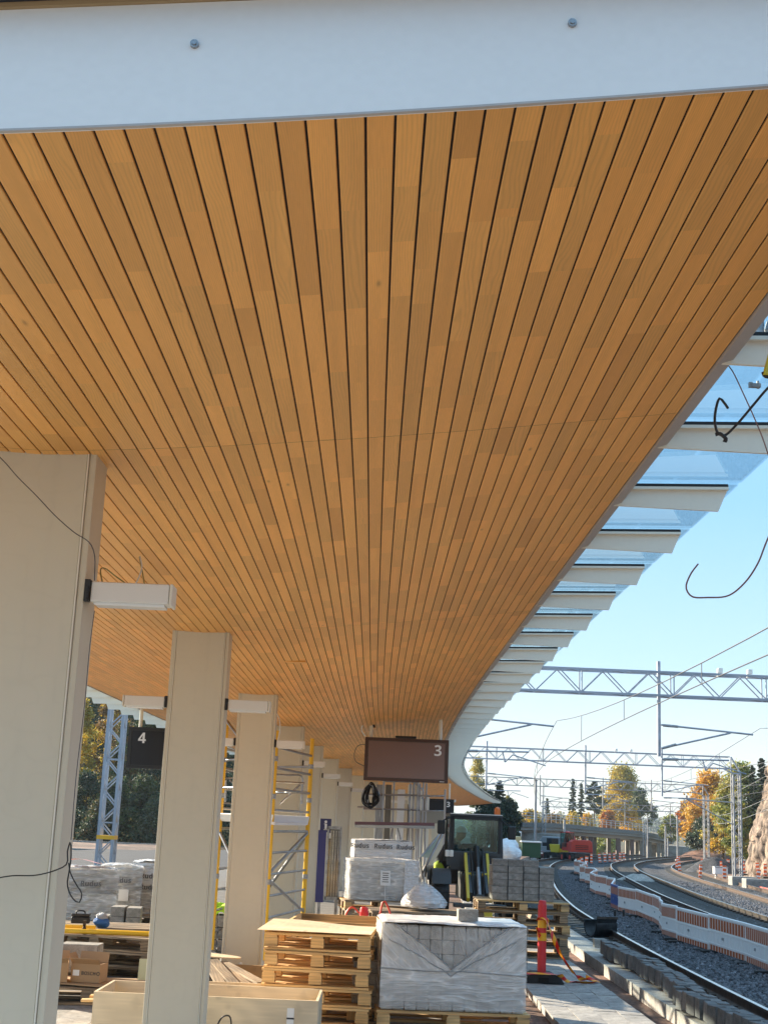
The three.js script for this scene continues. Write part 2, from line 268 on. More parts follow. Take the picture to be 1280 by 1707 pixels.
part('shade_toned_yard', sweep([[-15, -.03], [-5.003, -.014]], 14.4, 64, 2), M.asphalt, platform);  // shade over the left yard, painted with the dark asphalt colour
part('bedding', sweep([[-1.4, -.03], [2.2, -.03]], 10.4, 14.4, 1), M.sand, platform);
{
  const far = [];
  const slabs = [];
  // yard slabs near the pallets
  for (let a = 0; a < 12; a++) for (let b = 0; b < 13; b++) slabs.push([-1.4 + .3 * a + .15, 10.4 + .3077 * b + .154, .296, .303, rr(-.003, .003)]);
  const band = [];
  for (let b = 0; b < 150; b++) for (let a = 0; a < 4; a++) band.push([2.88 + .232 * a + .116, 9.6 + .38 * (b + (a % 2) * .5), .228, .375, rr(-.003, .003)]);
  const vis = slabs.concat(band.slice(0, 144)); far.push(...band.slice(144));
  const gs = new THREE.BoxGeometry(.296, .06, .303).translate(0, -.03, 0), gb = new THREE.BoxGeometry(.228, .08, .375).translate(0, -.04, 0);
  for (const g of [gs, gb]) { const p = g.attributes.position, uv = g.attributes.uv; for (let i = 0; i < p.count; i++) uv.setXY(i, p.getX(i) + p.getY(i), p.getZ(i)); }
  const gv = g => [0, 1, 2].map(k => { const c = g.clone(), uv = c.attributes.uv; for (let i = 0; i < uv.count; i++) uv.setXY(i, uv.getX(i) + k * .37, uv.getY(i) + k * .21); return c; });
  const GS = gv(gs), GB = gv(gb);
  vis.forEach(([o, D, w, l, dy], i) => { const m = part('paving_slab', (w > .25 ? GS : GB)[i % 3], M.paver[(rnd() * 3) | 0], platform); const p = P(D, o, dy); m.position.copy(p); m.rotation.y = -heading(D); });
  const fm = part('paving_slab', far.map(([o, D, w, l, dy], i) => { const g = GB[i % 3].clone().rotateY(-heading(D)); const p = P(D, o, dy); return g.translate(p.x, p.y, p.z); }), M.paver[0], platform); fm.userData.kind = 'stuff';
  for (let D = 8; D < 23.6; D += .8) { const g = box(.36, .16, .792, 0, -.03, 0, 0, [rnd(), rnd()]); const m = part('edge_slab', g, M.paver[(rnd() * 3) | 0], platform); const p = P(D + .4, 4.28, .012); m.position.copy(p); m.rotation.y = -heading(D); }
  const lw = part('edge_plank', sweep([[4.06, -.02], [4.10, .10], [4.16, .10], [4.16, -.1]], 23.9, 40, 1), M.woodGrey[0], platform);
}
// ballast bed
struct('ballast', [sweep([[4.39, -.62], [4.6, -.575], [8.3, -.585], [8.9, -.60], [9.4, -.58], [12.3, -.58], [13, -.66], [13.6, -.63], [16.0, -.63], [17.4, -.9]], -20, 116, 2)], M.gravel).userData.label = 'dark grey track ballast';
struct('ballast', [sweep([[-12.5, -.8], [-11.8, -.6], [-7, -.6], [-6, -.7]], -20, -16, 2)], M.gravel);
{
  // loose ballast stones lying on the bed
  const N = 95000, g = new THREE.IcosahedronGeometry(1, 0), im = new THREE.InstancedMesh(g, mat([.15, .15, .158], .9), N); const m4 = new THREE.Matrix4(), q = new THREE.Quaternion(), e = new THREE.Euler(), c = new THREE.Color();
  for (let i = 0; i < N; i++) {
    const D = 11 + 62 * Math.pow(rnd(), 1.5); let o; do { o = 4.42 + 12 * Math.pow(rnd(), 1.15); } while ((Math.abs(o - 5.35) < .82 && rnd() < .8) || (Math.abs(o - 10.65) < .8 && rnd() < .55));
    const p = P(D, o, (o > 12.9 ? -.63 : -.582) + rr(-.012, .018)), s = rr(.018, .04); e.set(rnd() * 6, rnd() * 6, rnd() * 6); q.setFromEuler(e);
    m4.compose(p, q, V(s * rr(.7, 1.4), s * rr(.6, 1), s * rr(.7, 1.3))); im.setMatrixAt(i, m4); const t = rr(.45, 1.25) * (rnd() < .04 ? 1.7 : 1); im.setColorAt(i, c.setRGB(t * .98, t, t * 1.05));
  }
  im.name = 'ballast_stones'; im.castShadow = im.receiveShadow = true; scene.add(im); tag(im, 'loose dark grey ballast stones around the tracks', 'ballast', null, 'stuff');
}
function track(off, top, label, D0, D1, single) {
  const t = new THREE.Group(); t.name = numbered('railway_track'); scene.add(t); tag(t, label, 'railway track');
  for (const s of [-1, 1]) {
    const c = off + s * .785;
    const r = part('rail', sweep([[c - .07, top - .155], [c - .07, top - .14], [c - .012, top - .12], [c - .012, top - .045], [c - .036, top - .035], [c - .036, top - .002], [c + .036, top - .002], [c + .036, top - .035], [c + .012, top - .045], [c + .012, top - .12], [c + .07, top - .14], [c + .07, top - .155]], D0, D1, 1.5), M.rust, t);
    part('running_surface', sweep([[c - .032, top], [c + .032, top]], D0, D1, 1.5), M.railTop, r);
  }
  const g = [box(2.5, .16, .26, 0, 0, 0, 0, [.1, .3])], clip = []; for (const s of [-1, 1]) for (const d of [-.11, .11]) clip.push(box(.09, .05, .12, s * .785 + d, .1, 0));
  const sg = merged(g), cg = merged(clip), rest = [], restc = []; let n = 0;
  for (let D = D0 + .4; D < D1; D += .62) { const p = P(D, off, top - .24), a = -heading(D);
    if (single && D > 10 && n < 130) { n++; const s = part('sleeper', sg, M.sleeper, t); s.position.copy(p); s.rotation.y = a; part('rail_clip', cg, M.rust, s).userData.kind = 'stuff'; }
    else rest.push(sg.clone().rotateY(a).translate(p.x, p.y, p.z)); }
  if (rest.length) part('sleeper', rest, M.sleeper, t).userData.kind = 'stuff';
}
track(5.35, -.38, 'near railway track on dark sleepers right beside the platform', -20, 150, true);
track(10.65, -.38, 'middle railway track curving right behind the white barriers', -10, 150, true);
track(14.75, -.44, 'far railway track nearest the concrete mast foundations', 0, 150, false);

// ═════════ CANOPY ═════════
const CC = -.215;                                           // column line, measured from the reference curve
const hs = off => 3.03 + .262 * Math.pow(Math.abs(off - CC) / 2.49, 1.35);
const canopy = thing('station_canopy', 'long curved station canopy with larch board ceiling and glazed white edge', 'canopy');
const PITCHB = .0635, GAP = .0052, EDGE = 2.262, NB = Math.round((EDGE - CC) * 2 / PITCHB);
function boardGeo(i, D0, D1, step) {
  const o0 = EDGE - PITCHB * i - GAP / 2, o1 = o0 - PITCHB + GAP, n = Math.max(2, Math.ceil((D1 - D0) / step)), s = (i * 7 + Math.round(D0) * 3) % STRIPS, vo = hash(i, Math.round(D0 * 10)) * 4;
  const pos = [], uv = [], idx = [];
  const sec = [[o0, .008], [o0 - .0004, 0.0012], [o0 - .0022, 0], [o1 + .0022, 0], [o1 + .0004, .0012], [o1, .008]], us = [.02, .04, .08, .92, .96, .98];
  for (let k = 0; k <= n; k++) { const D = D0 + (D1 - D0) * k / n; sec.forEach(([o, y], j) => { const p = P(D, o, hs(o) + y); pos.push(p.x, p.y, p.z); uv.push((s + us[j]) / STRIPS, (D + vo) / 4.2); }); }
  for (let k = 0; k < n; k++) for (let j = 0; j < 5; j++) { const a = k * 6 + j, b = a + 1, c = a + 6, d = c + 1; idx.push(a, b, c, b, d, c); }
  const g = new THREE.BufferGeometry(); g.setAttribute('position', new THREE.Float32BufferAttribute(pos, 3)); g.setAttribute('uv', new THREE.Float32BufferAttribute(uv, 2)); g.setIndex(idx);
  const q = g.toNonIndexed(); q.computeVertexNormals(); return q;
}
const bays = [2.514, 4.93, 9.87, 14.83]; for (let D = 19.8; D < 92; D += 4.95) bays.push(D);
const tints = [.94, 1, 1.05, .98, 1.02].map(t => { t = 1 + (t - 1) * .6; const m = M.larch.clone(); m.color.multiplyScalar(t); return m; });
{
  const rest = [];
  for (let b = 0; b < bays.length - 1; b++) for (let i = 0; i < NB; i++) {
    const g = boardGeo(i, bays[b] + .0013, bays[b + 1] - .0013, b < 3 ? .7 : 1.1);
    if (b < 3) part('ceiling_board', g, tints[(rnd() * 5) | 0], canopy); else rest.push(g);
  }
  part('ceiling_board', rest, M.larch, canopy).userData.kind = 'stuff';
  const secB = [], secT = []; for (let k = 0; k <= 24; k++) { const o = EDGE + .03 - (EDGE + .03 - CC) * 2 * k / 24; secB.push([o, hs(o) + .0055]); secT.push([o, hs(o) + .16 + .05 * Math.cos((k / 12 - 1) * 1.57)]); }
  const D1 = bays[bays.length - 1];
  part('batten_layer', sweep(secB, 2.53, D1, 1), M.dark, canopy);
  part('roof', sweep([secT[0], ...secT.slice(1)], 2.5, D1, 1.2), M.trimGrey, canopy);
  for (const s of [1, -1]) {
    const m = o => s > 0 ? o : 2 * CC - o, h0 = hs(EDGE);
    part('edge_trim', sweep([[m(EDGE + .002), h0 + .03], [m(EDGE + .002), h0 - .010], [m(EDGE + .058), h0 + .010], [m(EDGE + .058), h0 + .16], [m(EDGE + .004), h0 + .17]], 2.53, D1, 1), M.trimGrey, canopy);
    // projecting steel ribs with gaskets, and the panes between them
    const b0 = EDGE + .060, b1 = b0 + .53, hb = h0 - .01;
    const ribG = merged([extrude([[b0 - .04, hb + .006], [b0 - .04, hb + .088], [b1, hb + .106], [b1 - .045, hb - .002]].map(([x, y]) => [m(x), y]), .016), (() => { const g = box(b1 - b0 + .005, .014, .06); g.rotateZ(s * Math.atan2(.018, .52)); return g.translate(m((b0 + b1) / 2), hb + .104, .008); })()]);
    const gasG = (() => { const g = box(b1 - b0 + .004, .016, .05); g.rotateZ(s * Math.atan2(.018, .52)); return g.translate(m((b0 + b1) / 2), hb + .119, .008); })();
    const Ds = []; for (let D = 2.25 + .0; D < D1 - .5; D += 1.055) Ds.push(D);
    Ds.forEach((D, i) => {
      if (s < 0 && D < 6) return;
      const a = heading(D), p = P(D, 0, 0);
      if (D > 2.5) { const r = part('roof_rib', ribG, M.rib, canopy); r.position.copy(p); r.rotation.y = -a; part('gasket', gasG, s > 0 ? M.rubber : M.rib, r); }
      if (i && Ds[i - 1] > 2.4) {
        const E0 = Ds[i - 1] + .022, E1 = D - .022, q = []; const c = [];
        for (const [DD] of [[E0], [E1]]) for (const [o, h] of [[b0 - .02, hb + .120], [b1 + .07, hb + .142]]) for (const t of [0, .012]) { const v = P(DD, s > 0 ? o : 2 * CC - o, h + t + .008); c.push(v); }
        // one pane: thin solid from eight corners
        const g = new THREE.BufferGeometry(); const f = [0, 2, 6, 0, 6, 4, 1, 5, 7, 1, 7, 3, 0, 1, 3, 0, 3, 2, 4, 6, 7, 4, 7, 5, 0, 4, 5, 0, 5, 1, 2, 3, 7, 2, 7, 6], ps = [], us = [];
        for (const k of f) { ps.push(c[k].x, c[k].y, c[k].z); us.push(0, 0); } g.setAttribute('position', new THREE.Float32BufferAttribute(ps, 3)); g.setAttribute('uv', new THREE.Float32BufferAttribute(us, 2)); g.computeVertexNormals();
        part('glass_pane', g, M.glass, canopy);
      }
    });
  }
  { const p = on(490, 1118, 2.985), hp = part('ceiling_hatch', box(.20, .012, .09), tints[2], canopy); hp.position.set(p.x, hs(p.x - xm(-p.z)) - .002, p.z); }
  // end fascia facing the open gap
  const pts = []; for (let k = 0; k <= 20; k++) { const o = -2.9 + 5.6 * k / 20; pts.push([xm(2.5) + o, hs(o) - .012]); } 
  const top = o => 3.282 + Math.abs(o - CC) * .092; pts.push([xm(2.5) + 2.7, top(2.7)], [xm(2.5) + CC, top(CC)], [xm(2.5) - 2.9, top(-2.9)]);
  const fas = part('fascia', extrude(pts, .02).translate(0, 0, -2.515), M.fascia, canopy);
  const lip = []; for (let k = 0; k <= 40; k++) { const o = -2.9 + 5.6 * k / 40; lip.push(V(xm(2.5) + o, hs(o) - .014, -2.499)); }
  for (let k = 0; k < 40; k++) lip[k].g = bar(lip[k], lip[k + 1], .005, .010);
  part('drip_edge', lip.slice(0, 40).map(l => l.g), M.trimGrey, canopy);
  for (const [px, py] of [[325, 75], [953, 40]]) { const p = at(px, py, 2.495); const s = part('screw', [cyl(.009, .0095, .010).rotateX(Math.PI / 2).translate(0, 0, .003), cyl(.0055, .0055, .006, 0, 0, 0, 6).rotateX(Math.PI / 2).translate(0, 0, .008)], M.alu, fas); s.position.copy(p); }
  const a = V(xm(2.5) - 2.9, top(-2.9), -2.5), b = V(xm(2.5) + CC, top(CC), -2.5), c = V(xm(2.5) + 2.7, top(2.7), -2.5);
  const ridge = (dy, dz, w, h) => [[a, b], [b, c]].map(([p, q]) => bar(p.clone().add(V(0, dy, dz)), q.clone().add(V(0, dy, dz)), w, h));
  part('roof_batten', ridge(.007, .004, .012, .018), M.plyDark, canopy);
  part('roof_membrane', ridge(.029, .03, .03, .13), mat([.03, .035, .05], .8), canopy);
}

// columns with cover strips and wall lamps
const colD = [0, 1, 2, 3, 4, 5, 6, 7, 8, 9, 10, 11].map(i => 5.0 + 4.951 * i);
const ordinal = ['nearest', 'second', 'third', 'fourth', 'fifth', 'sixth', 'seventh', 'eighth', 'ninth', 'tenth', 'eleventh', 'twelfth'];
const colName = ['the nearest column at the left edge', 'the second column', 'the third column', 'the fourth column behind the yellow scaffold', 'the fifth column', 'the sixth column', 'the seventh column', 'the eighth column', 'the ninth column', 'the tenth column', 'the eleventh column', 'the twelfth column'];
colD.forEach((D, i) => {
  const w = .43, d = .2, c = thing('canopy_column', i === 0 ? 'nearest beige canopy column filling the left edge of the view' : ordinal[i] + ' beige canopy column of the row, counted from the left edge', 'column', P(D, CC, 0), -heading(D), 'beige columns under the canopy');
  c.position.z -= d / 2;
  part('shaft', box(w - .012, 3.2, d - .02, 0, 1.58, 0), M.column, c);
  part('front_panel', rbox(w - .07, 3.1, .02, .004, 0, 1.52, d / 2), M.columnFront, c);
  for (const s of [-1, 1]) { part('cover_strip', rbox(.027, 3.12, d + .006, .004, s * (w / 2 - .0135), 1.53, .002), M.column, c); part('corner_bead', rbox(.006, 3.12, .022, .002, s * (w / 2 - .031), 1.53, d / 2 + .003), M.rib, c); }
  part('bolt', [cyl(.016, .02, .012, 0, 0, 0, 18).rotateX(Math.PI / 2).translate(.0, .16, d / 2 + .016), cyl(.008, .008, .01, 0, 0, 0, 6).rotateX(Math.PI / 2).translate(.0, .16, d / 2 + .025)], M.lamp, c);
  part('base_plate', box(w + .06, .03, d + .06, 0, .01, 0), M.galv, c);
  for (const s of i === 0 ? [1] : [-1, 1]) {
    const l = thing('wall_lamp', (s > 0 ? 'white box lamp on the track side of ' : 'white box lamp on the left side of ') + colName[i], 'lamp', P(D, CC + s * .215, 2.5), -heading(D), 'white box lamps on the columns');
    const L = .30, q = s;
    part('housing', rbox(L, .078, .10, .006, q * (.022 + L / 2), 0, -.05), M.lamp, l);
    part('lens', rbox(L - .03, .012, .08, .004, q * (.022 + L / 2), -.044, -.05), M.lampLens, l);
    part('end_cap', rbox(.012, .084, .106, .004, q * (.03 + L), -.002, -.05), M.rib, l);
    part('bracket', [box(.02, .085, .03, q * .010, .002, -.005), box(.024, .02, .05, q * .012, .03, -.02), cyl(.006, .006, .05, q * .012, -.01, .012, 8)], M.black, l);
  }
});

// ═════════ THINGS ON THE PLATFORM ═════════
const fwd = D => -heading(D);
// wooden pallets
const PH = .145;
function palletBox(w, h, d, x, y, z) { return box(w, h, d, x, y, z, 0, [Math.round(rnd() * 40) / 17, rnd() * 3]); }
function makePallet(W, label, pos, turn, group, PW = 1.25, PD = .84) {
  const t = thing('wooden_pallet', label, 'pallet', pos, turn, group), w = () => W[(rnd() * W.length) | 0];
  for (let k = 0; k < 7; k++) part('deck_board', palletBox(PW, .019, .098, 0, PH - .0095 + rr(-.001, .001), -PD / 2 + .05 + k * (PD - .1) / 6), w(), t);
  for (const x of [-1, 0, 1]) { part('cross_board', palletBox(.098, .018, PD - .01, x * (PW / 2 - .06), PH - .0285, 0), w(), t); for (const z of [-1, 0, 1]) part('block', palletBox(.11, .078, .1, x * (PW / 2 - .06), PH - .0765, z * (PD / 2 - .055)), w(), t); }
  for (const z of [-1, 0, 1]) part('bottom_board', palletBox(PW, .019, .098, 0, .0105, z * (PD / 2 - .055)), w(), t);
  return t;
}
const nth = ['lowest', 'second from the bottom', 'third from the bottom', 'fourth from the bottom', 'fifth from the bottom'];
function palletStack(n, where, W, pos, turn, group, jit = .02, w, d) {
  for (let i = 0; i < n; i++) makePallet(W, (n === 1 ? 'single wooden pallet ' : (i === n - 1 ? 'topmost wooden pallet ' : nth[i] + ' wooden pallet ')) + where, [pos.x + rr(-jit, jit), pos.y + i * (PH + .002), pos.z + rr(-jit, jit)], turn + rr(-.02, .02), group, w, d);
}
// stacked stones: only the outer ones of a block are laid
function stoneBlock(t, name, nx, ny, nz, sx, sy, sz, mats, y0 = 0, gap = .006, jit = .003) {
  const gs = [0, 1, 2].map(k => { const g = rbox(sx - gap, sy - gap * .6, sz - gap, .006); const p = g.attributes.position, uv = g.attributes.uv; for (let i = 0; i < p.count; i++) uv.setXY(i, p.getX(i) + p.getZ(i) * .7 + k * .31, p.getY(i) + p.getZ(i) * .3 + k * .17); return g; });
  for (let x = 0; x < nx; x++) for (let y = 0; y < ny; y++) for (let z = 0; z < nz; z++) {
    if (x > 0 && x < nx - 1 && y < ny - 1 && z < nz - 1) continue;       // inner ones are out of sight
    const m = part(name, gs[(rnd() * 3) | 0], mats[(rnd() * mats.length) | 0], t); m.position.set((x + .5 - nx / 2) * sx + rr(-jit, jit), y0 + (y + .5) * sy, (z + .5 - nz / 2) * sz + rr(-jit, jit));
  }
}
// ── wrapped stone stack in front ──
{
  const g0 = at(752, 1690, 11.9), pos = V(g0.x, 0, -12.33);
  makePallet(M.wood, 'wooden pallet under the film-wrapped paver stack in the foreground', pos, .045, undefined, 1.31, .88);
  const t = thing('paver_stack', 'large stack of grey pavers in torn clear film on the front pallet', 'paver stack', [pos.x - .01, PH + .003, pos.z], .045); t.scale.set(1.05, 1, 1);
  stoneBlock(t, 'paving_stone', 12, 6, 5, .0975, .116, .165, M.stone, 0);
  const wx = .595, wy = .705, wz = .425;
  const yt = x => { const a = Math.abs(x + .02); return a > .47 ? wy : .34 + (wy - .34) * Math.pow(a / .47, .9); };
  const wr = (x, y, s = 1) => ((fbm(x * 7 + 5, y * 11 + s * 7) - .5) * .022 + (noise(x * 34 + s, y * 22) - .5) * .004);
  part('plastic_film', [
    grid(80, 18, (u, v) => { const x = -wx + 2 * wx * u, y = .02 + .335 * v; return [x, y, wz + .010 + Math.max(-.006, wr(x, y)), x, y]; }),
    ...[-1, 1].map(q => grid(50, 36, (u, v) => { const a = (wx - .002) * u, x = q * a - .02 * (1 - u), y0 = .345, y = y0 + Math.max(0, yt(x) - y0) * v, th = .74, yy = y - .34; return [x, y, wz + .013 + Math.max(-.006, wr(x, y)), .4 + q * .17 + a * Math.cos(th) + yy * Math.sin(th), -a * Math.sin(th) + yy * Math.cos(th)]; })),
    /*top*/ grid(60, 30, (u, v) => { const x = -wx + 2 * wx * u, z = wz - 2 * wz * v; return [x, wy + .010 + Math.max(-.004, wr(x * .7, z, 3) * 1.2) + .012 * Math.sin(u * 3.1), z + .01, x, z]; }),
    grid(30, 40, (u, v) => { const z = -wz + 2 * wz * u, y = .015 + (wy - .015) * v; return [-wx - .008 - Math.max(-.004, wr(z, y, 5)), y, z, z, y]; }),
    grid(30, 40, (u, v) => { const z = -wz + 2 * wz * u, y = .015 + (wy - .015) * v; return [wx + .008 + Math.max(-.004, wr(z, y, 6)), y, z, z, y]; })], M.film, t);
  part('thin_film', grid(40, 20, (u, v) => { const x = -.5 + 1.0 * u, y = .36 + .32 * v; return [x, y, wz + .006, y * 1.3, x * .9 + y * .3]; }), M.filmThin, t);
  // a second, bunched layer of film: the roped edges of the torn opening
  const edge = []; for (const s of [-1, 1]) { const p = []; for (let k = 0; k <= 14; k++) { const f = k / 14, x = -.02 + s * .47 * f; p.push(V(x, yt(x) + rr(-.006, .006), wz + .026 + rr(-.004, .006))); } edge.push(tube(p, .005, 40, 5)); const q = []; for (let k = 0; k <= 14; k++) { const f = k / 14, x = -.02 + s * .52 * f; q.push(V(x, yt(x * .86) - .05 - .06 * f + rr(-.008, .008), wz + .024)); } edge.push(tube(q, .0035, 40, 5)); }
  edge.push(tube([V(-.6, .34, wz + .018), V(-.2, .325, wz + .022), V(.1, .33, wz + .022), V(.6, .31, wz + .018)], .004, 30, 5));
  edge.forEach(e => part('bunched_film', e, M.filmWhite, t));
  part('top_film', grid(40, 20, (u, v) => { const x = -wx + 2 * wx * u, z = wz - 2 * wz * v, e = Math.min(u, 1 - u, v, 1 - v); return [x * 1.004, wy + .016 + Math.max(0, wr(x * .7, z, 3) * .9 + .010) - (e < .02 ? .02 : 0), z * 1.01 + .008, x, z]; }), M.filmWhite, t);
  const l = thing('paving_stone', 'single loose grey paver lying on top of the front film-wrapped stack', 'paver', [pos.x + .13, PH + wy + .034, pos.z + .23], .06);
  part('block', rbox(.175, .098, .13, .006, 0, .05, 0), M.stone[1], l);
}
// ── small paver pile left of it ──
{
  const b = at(611, 1700, 12.2), pos = V(b.x, 0, -12.5);
  const p = thing('stone_pallet', 'small timber skid under the low paver pile left of the front stack', 'pallet', pos, 0);
  for (let k = 0; k < 3; k++) part('deck_board', palletBox(.42, .022, .11, 0, .09, -.2 + k * .18), M.wood[k], p); for (const x of [-.14, .14]) part('bearer', palletBox(.07, .078, .5, x, .04, 0), M.wood[1], p);
  const t = thing('paver_pile', 'low stepped pile of grey pavers beside the front stack', 'paver pile', [pos.x, .103, pos.z], .03);
  stoneBlock(t, 'paving_stone', 2, 4, 3, .145, .098, .15, M.stone);
  for (let k = 0; k < 4; k++) { const m = part('paving_stone', rbox(.14, .095, .14, .006), M.stone[k], t); m.position.set(.075, .392 + .05 + (k >> 1) * .098, -.16 + (k % 2) * .15); }
}
// ── pallet stack in the sun ──
{
  const c = V(at(531, 1683, 12.0).x, .0, -12.45);
  palletStack(5, 'of the sunlit stack left of the wrapped pavers', M.wood, c, -.05, 'wooden pallets in the sunlit stack', .02, .92, 1.1);
  const s = part('plywood_sheet', grid(24, 12, (u, v) => { const x = -.50 + .98 * u, z = -.57 + 1.15 * v; return [x, .018 * Math.sin(u * 4 + 1) * (1 - v) + .006, z, x, z]; }), M.ply);
  s.position.set(c.x - .03, 5 * (PH + .002) + .012, c.z); s.rotation.y = -.05; tag(s, 'thin pale wood sheet lying on the sunlit pallet stack', 'board');
  const d = V(at(563, 1560, 14.2).x, 0, -14.2);
  palletStack(4, 'of the stack behind the sunlit pallets', M.wood, d, -.06, 'wooden pallets behind the sunlit stack', .02, .94, 1.1);
  const k = thing('pallet_collar', 'raw timber collar frame standing on the pallets behind the sunlit stack', 'timber frame', [d.x, 4 * (PH + .002), d.z], -.06);
  for (const z of [-1, 1]) part('side_board', palletBox(.93, .125, .026, 0, .064, z * .55), M.wood[z > 0 ? 3 : 1], k); for (const x of [-1, 1]) part('end_board', palletBox(.026, .125, 1.07, x * .45, .064, 0), M.wood[0], k);
}
// ── grey slab stack at the right ──
{
  const c = V(at(873, 1570, 18.6).x, 0, -19.1);
  palletStack(5, 'under the bare grey slab stack beside the red post', M.woodGrey.concat(M.wood[2]), c, -.02, 'weathered pallets under the grey slab stack');
  const t = thing('slab_stack', 'bare stack of dark grey concrete slabs with strap lines, right of the loader', 'slab stack', [c.x, 5 * (PH + .002) + .003, c.z], -.02);
  stoneBlock(t, 'concrete_slab', 4, 5, 3, .212, .09, .24, M.stoneGrey, 0, .004);
  for (let k = 0; k < 3; k++) { const m = part('concrete_slab', rbox(.208, .088, .235, .005), M.stoneGrey[k], t); m.position.set(-.318 + .212 * k, 5 * .09 + .045, .24); }
  part('strap', [-.212, 0, .212].map(x => box(.012, .45, .004, x + .003, .225, .363)), M.black, t);
}
// ── film-wrapped bundle in the middle and the printed pack behind it ──
function wrapShell(w, h, d, amp, s, top = true) {
  const n = (a, b, k) => (fbm(a * 8 + k * 3 + s, b * 10 + s) - .5) * amp * 2;
  const L = [grid(40, 24, (u, v) => [-w / 2 + w * u, h * v, d / 2 + n(u, v, 1), u * w, v * h]), grid(40, 24, (u, v) => [-w / 2 + w * u, h * v, -d / 2 - n(u, v, 2), u * w, v * h]), grid(24, 24, (u, v) => [-w / 2 - n(u, v, 3), h * v, -d / 2 + d * u, u * d, v * h]), grid(24, 24, (u, v) => [w / 2 + n(u, v, 4), h * v, -d / 2 + d * u, u * d, v * h])];
  if (top) L.push(grid(30, 24, (u, v) => [-w / 2 + w * u, h + n(u, v, 5) * 1.6 + amp * 1.2 * Math.sin(u * 3.14), -d / 2 + d * v, u * w, v * d]));
  return L;
}
function words(parent, list, m) { for (const [s, x, y, z, size, ry = 0] of list) { const t = part('print', text(s, size, .002), m, parent); t.position.set(x, y, z); t.rotation.y = ry; } }
{
  const c = V(at(630, 1530, 22.6).x, 0, -23.2);
  palletStack(3, 'under the shrink-wrapped bundle in front of the columns', M.woodGrey.concat(M.wood[1]), c, .16, 'pallets under the shrink-wrapped bundle');
  const y = 3 * (PH + .002) + .004, t = thing('wrapped_bundle', 'grey paver bundle in shiny film with one white end, on a pallet stack', 'wrapped bundle', [c.x, y, c.z], .16);
  stoneBlock(t, 'paving_stone', 8, 5, 2, .135, .12, .36, M.stoneGrey, 0);
  part('plastic_film', wrapShell(1.14, .655, .78, .014, 3), M.film, t);
  part('white_end_wrap', [grid(10, 20, (u, v) => [.35 + .25 * u, .67 * v - .01, .412 + (fbm(u * 5, v * 9) - .5) * .03, u, v]), grid(20, 20, (u, v) => [.60 + (fbm(u * 6, v * 9 + 4) - .5) * .03, .67 * v - .01, .41 - .82 * u, u, v])], M.filmWhite, t);
  const n = part('label_sheet', box(.17, .24, .003, .03, .36, .432), M.paper, t); part('print', [0, 1, 2, 3, 4].map(k => box(.11 - .02 * (k % 2), .012, .002, .03, .44 - .035 * k, .435)), M.ink, n);
  part('tie_cord', tube([V(.03, .24, .43), V(.04, 0, .44), V(.10, -.25, .46), V(.14, -.42, .50)], .004, 20, 5), M.white, t);
  const b = V(at(635, 1424, 25.5).x, 0, -25.9);
  palletStack(3, 'under the printed white pack behind the shrink-wrapped bundle', M.woodGrey, b, .1, 'pallets under the printed pack');
  const q = thing('printed_pack', 'tall white printed film pack behind the shrink-wrapped bundle', 'wrapped pack', [b.x, .475, b.z], .1);
  stoneBlock(q, 'paving_stone', 4, 4, 2, .26, .215, .36, M.stoneGrey, 0);
  part('plastic_film', wrapShell(1.08, .90, .80, .012, 9), M.filmWhite, q);
  words(q, [['Rudus', -.44, .80, .425, .085], ['Rudus', .0, .80, .425, .085], ['Rudus', .42, .80, .425, .085], ['Rudus', -.3, .5, .425, .085], ['Rudus', .2, .5, .425, .085]], M.print);
}
// ── translucent bag ──
{
  const g = new THREE.IcosahedronGeometry(1, 5), p = g.attributes.position; const c = at(706, 1512, 18.2);
  for (let i = 0; i < p.count; i++) { const v = V(p.getX(i), p.getY(i), p.getZ(i)), n = 1 + .34 * (fbm(v.x * 2.3 + 9, v.y * 2.3 + v.z * 2.1) - .5) + .13 * (Math.abs(noise(v.x * 6 + 3, v.z * 6 + v.y * 5) - .5) - .2); v.multiplyScalar(n); v.y = v.y < -.3 ? -.3 - (v.y + .3) * .12 : v.y; const f = 1 - .35 * Math.max(0, v.y); p.setXYZ(i, v.x * .30 * f, (v.y + .35) * .24, v.z * .26 * f); }
  g.computeVertexNormals(); const t = thing('plastic_bag', 'crumpled translucent plastic bag bulging behind the front paver stack', 'plastic bag', [c.x, .62, c.z], 0);
  part('bag', g, new THREE.MeshPhysicalMaterial({ color: rgb(.86, .87, .88), roughness: .3, transparent: true, opacity: .85, alphaMap: filmTex, bumpMap: filmBump, bumpScale: .03, side: THREE.DoubleSide }), t);
  const g2 = g.clone().scale(.9, .88, .9); part('crumpled_film', g2, M.filmWhite, t);
  palletStack(4, 'under the crumpled plastic bag behind the front stack', M.woodGrey, V(c.x - .1, 0, c.z), .1, 'pallets under the plastic bag');
}
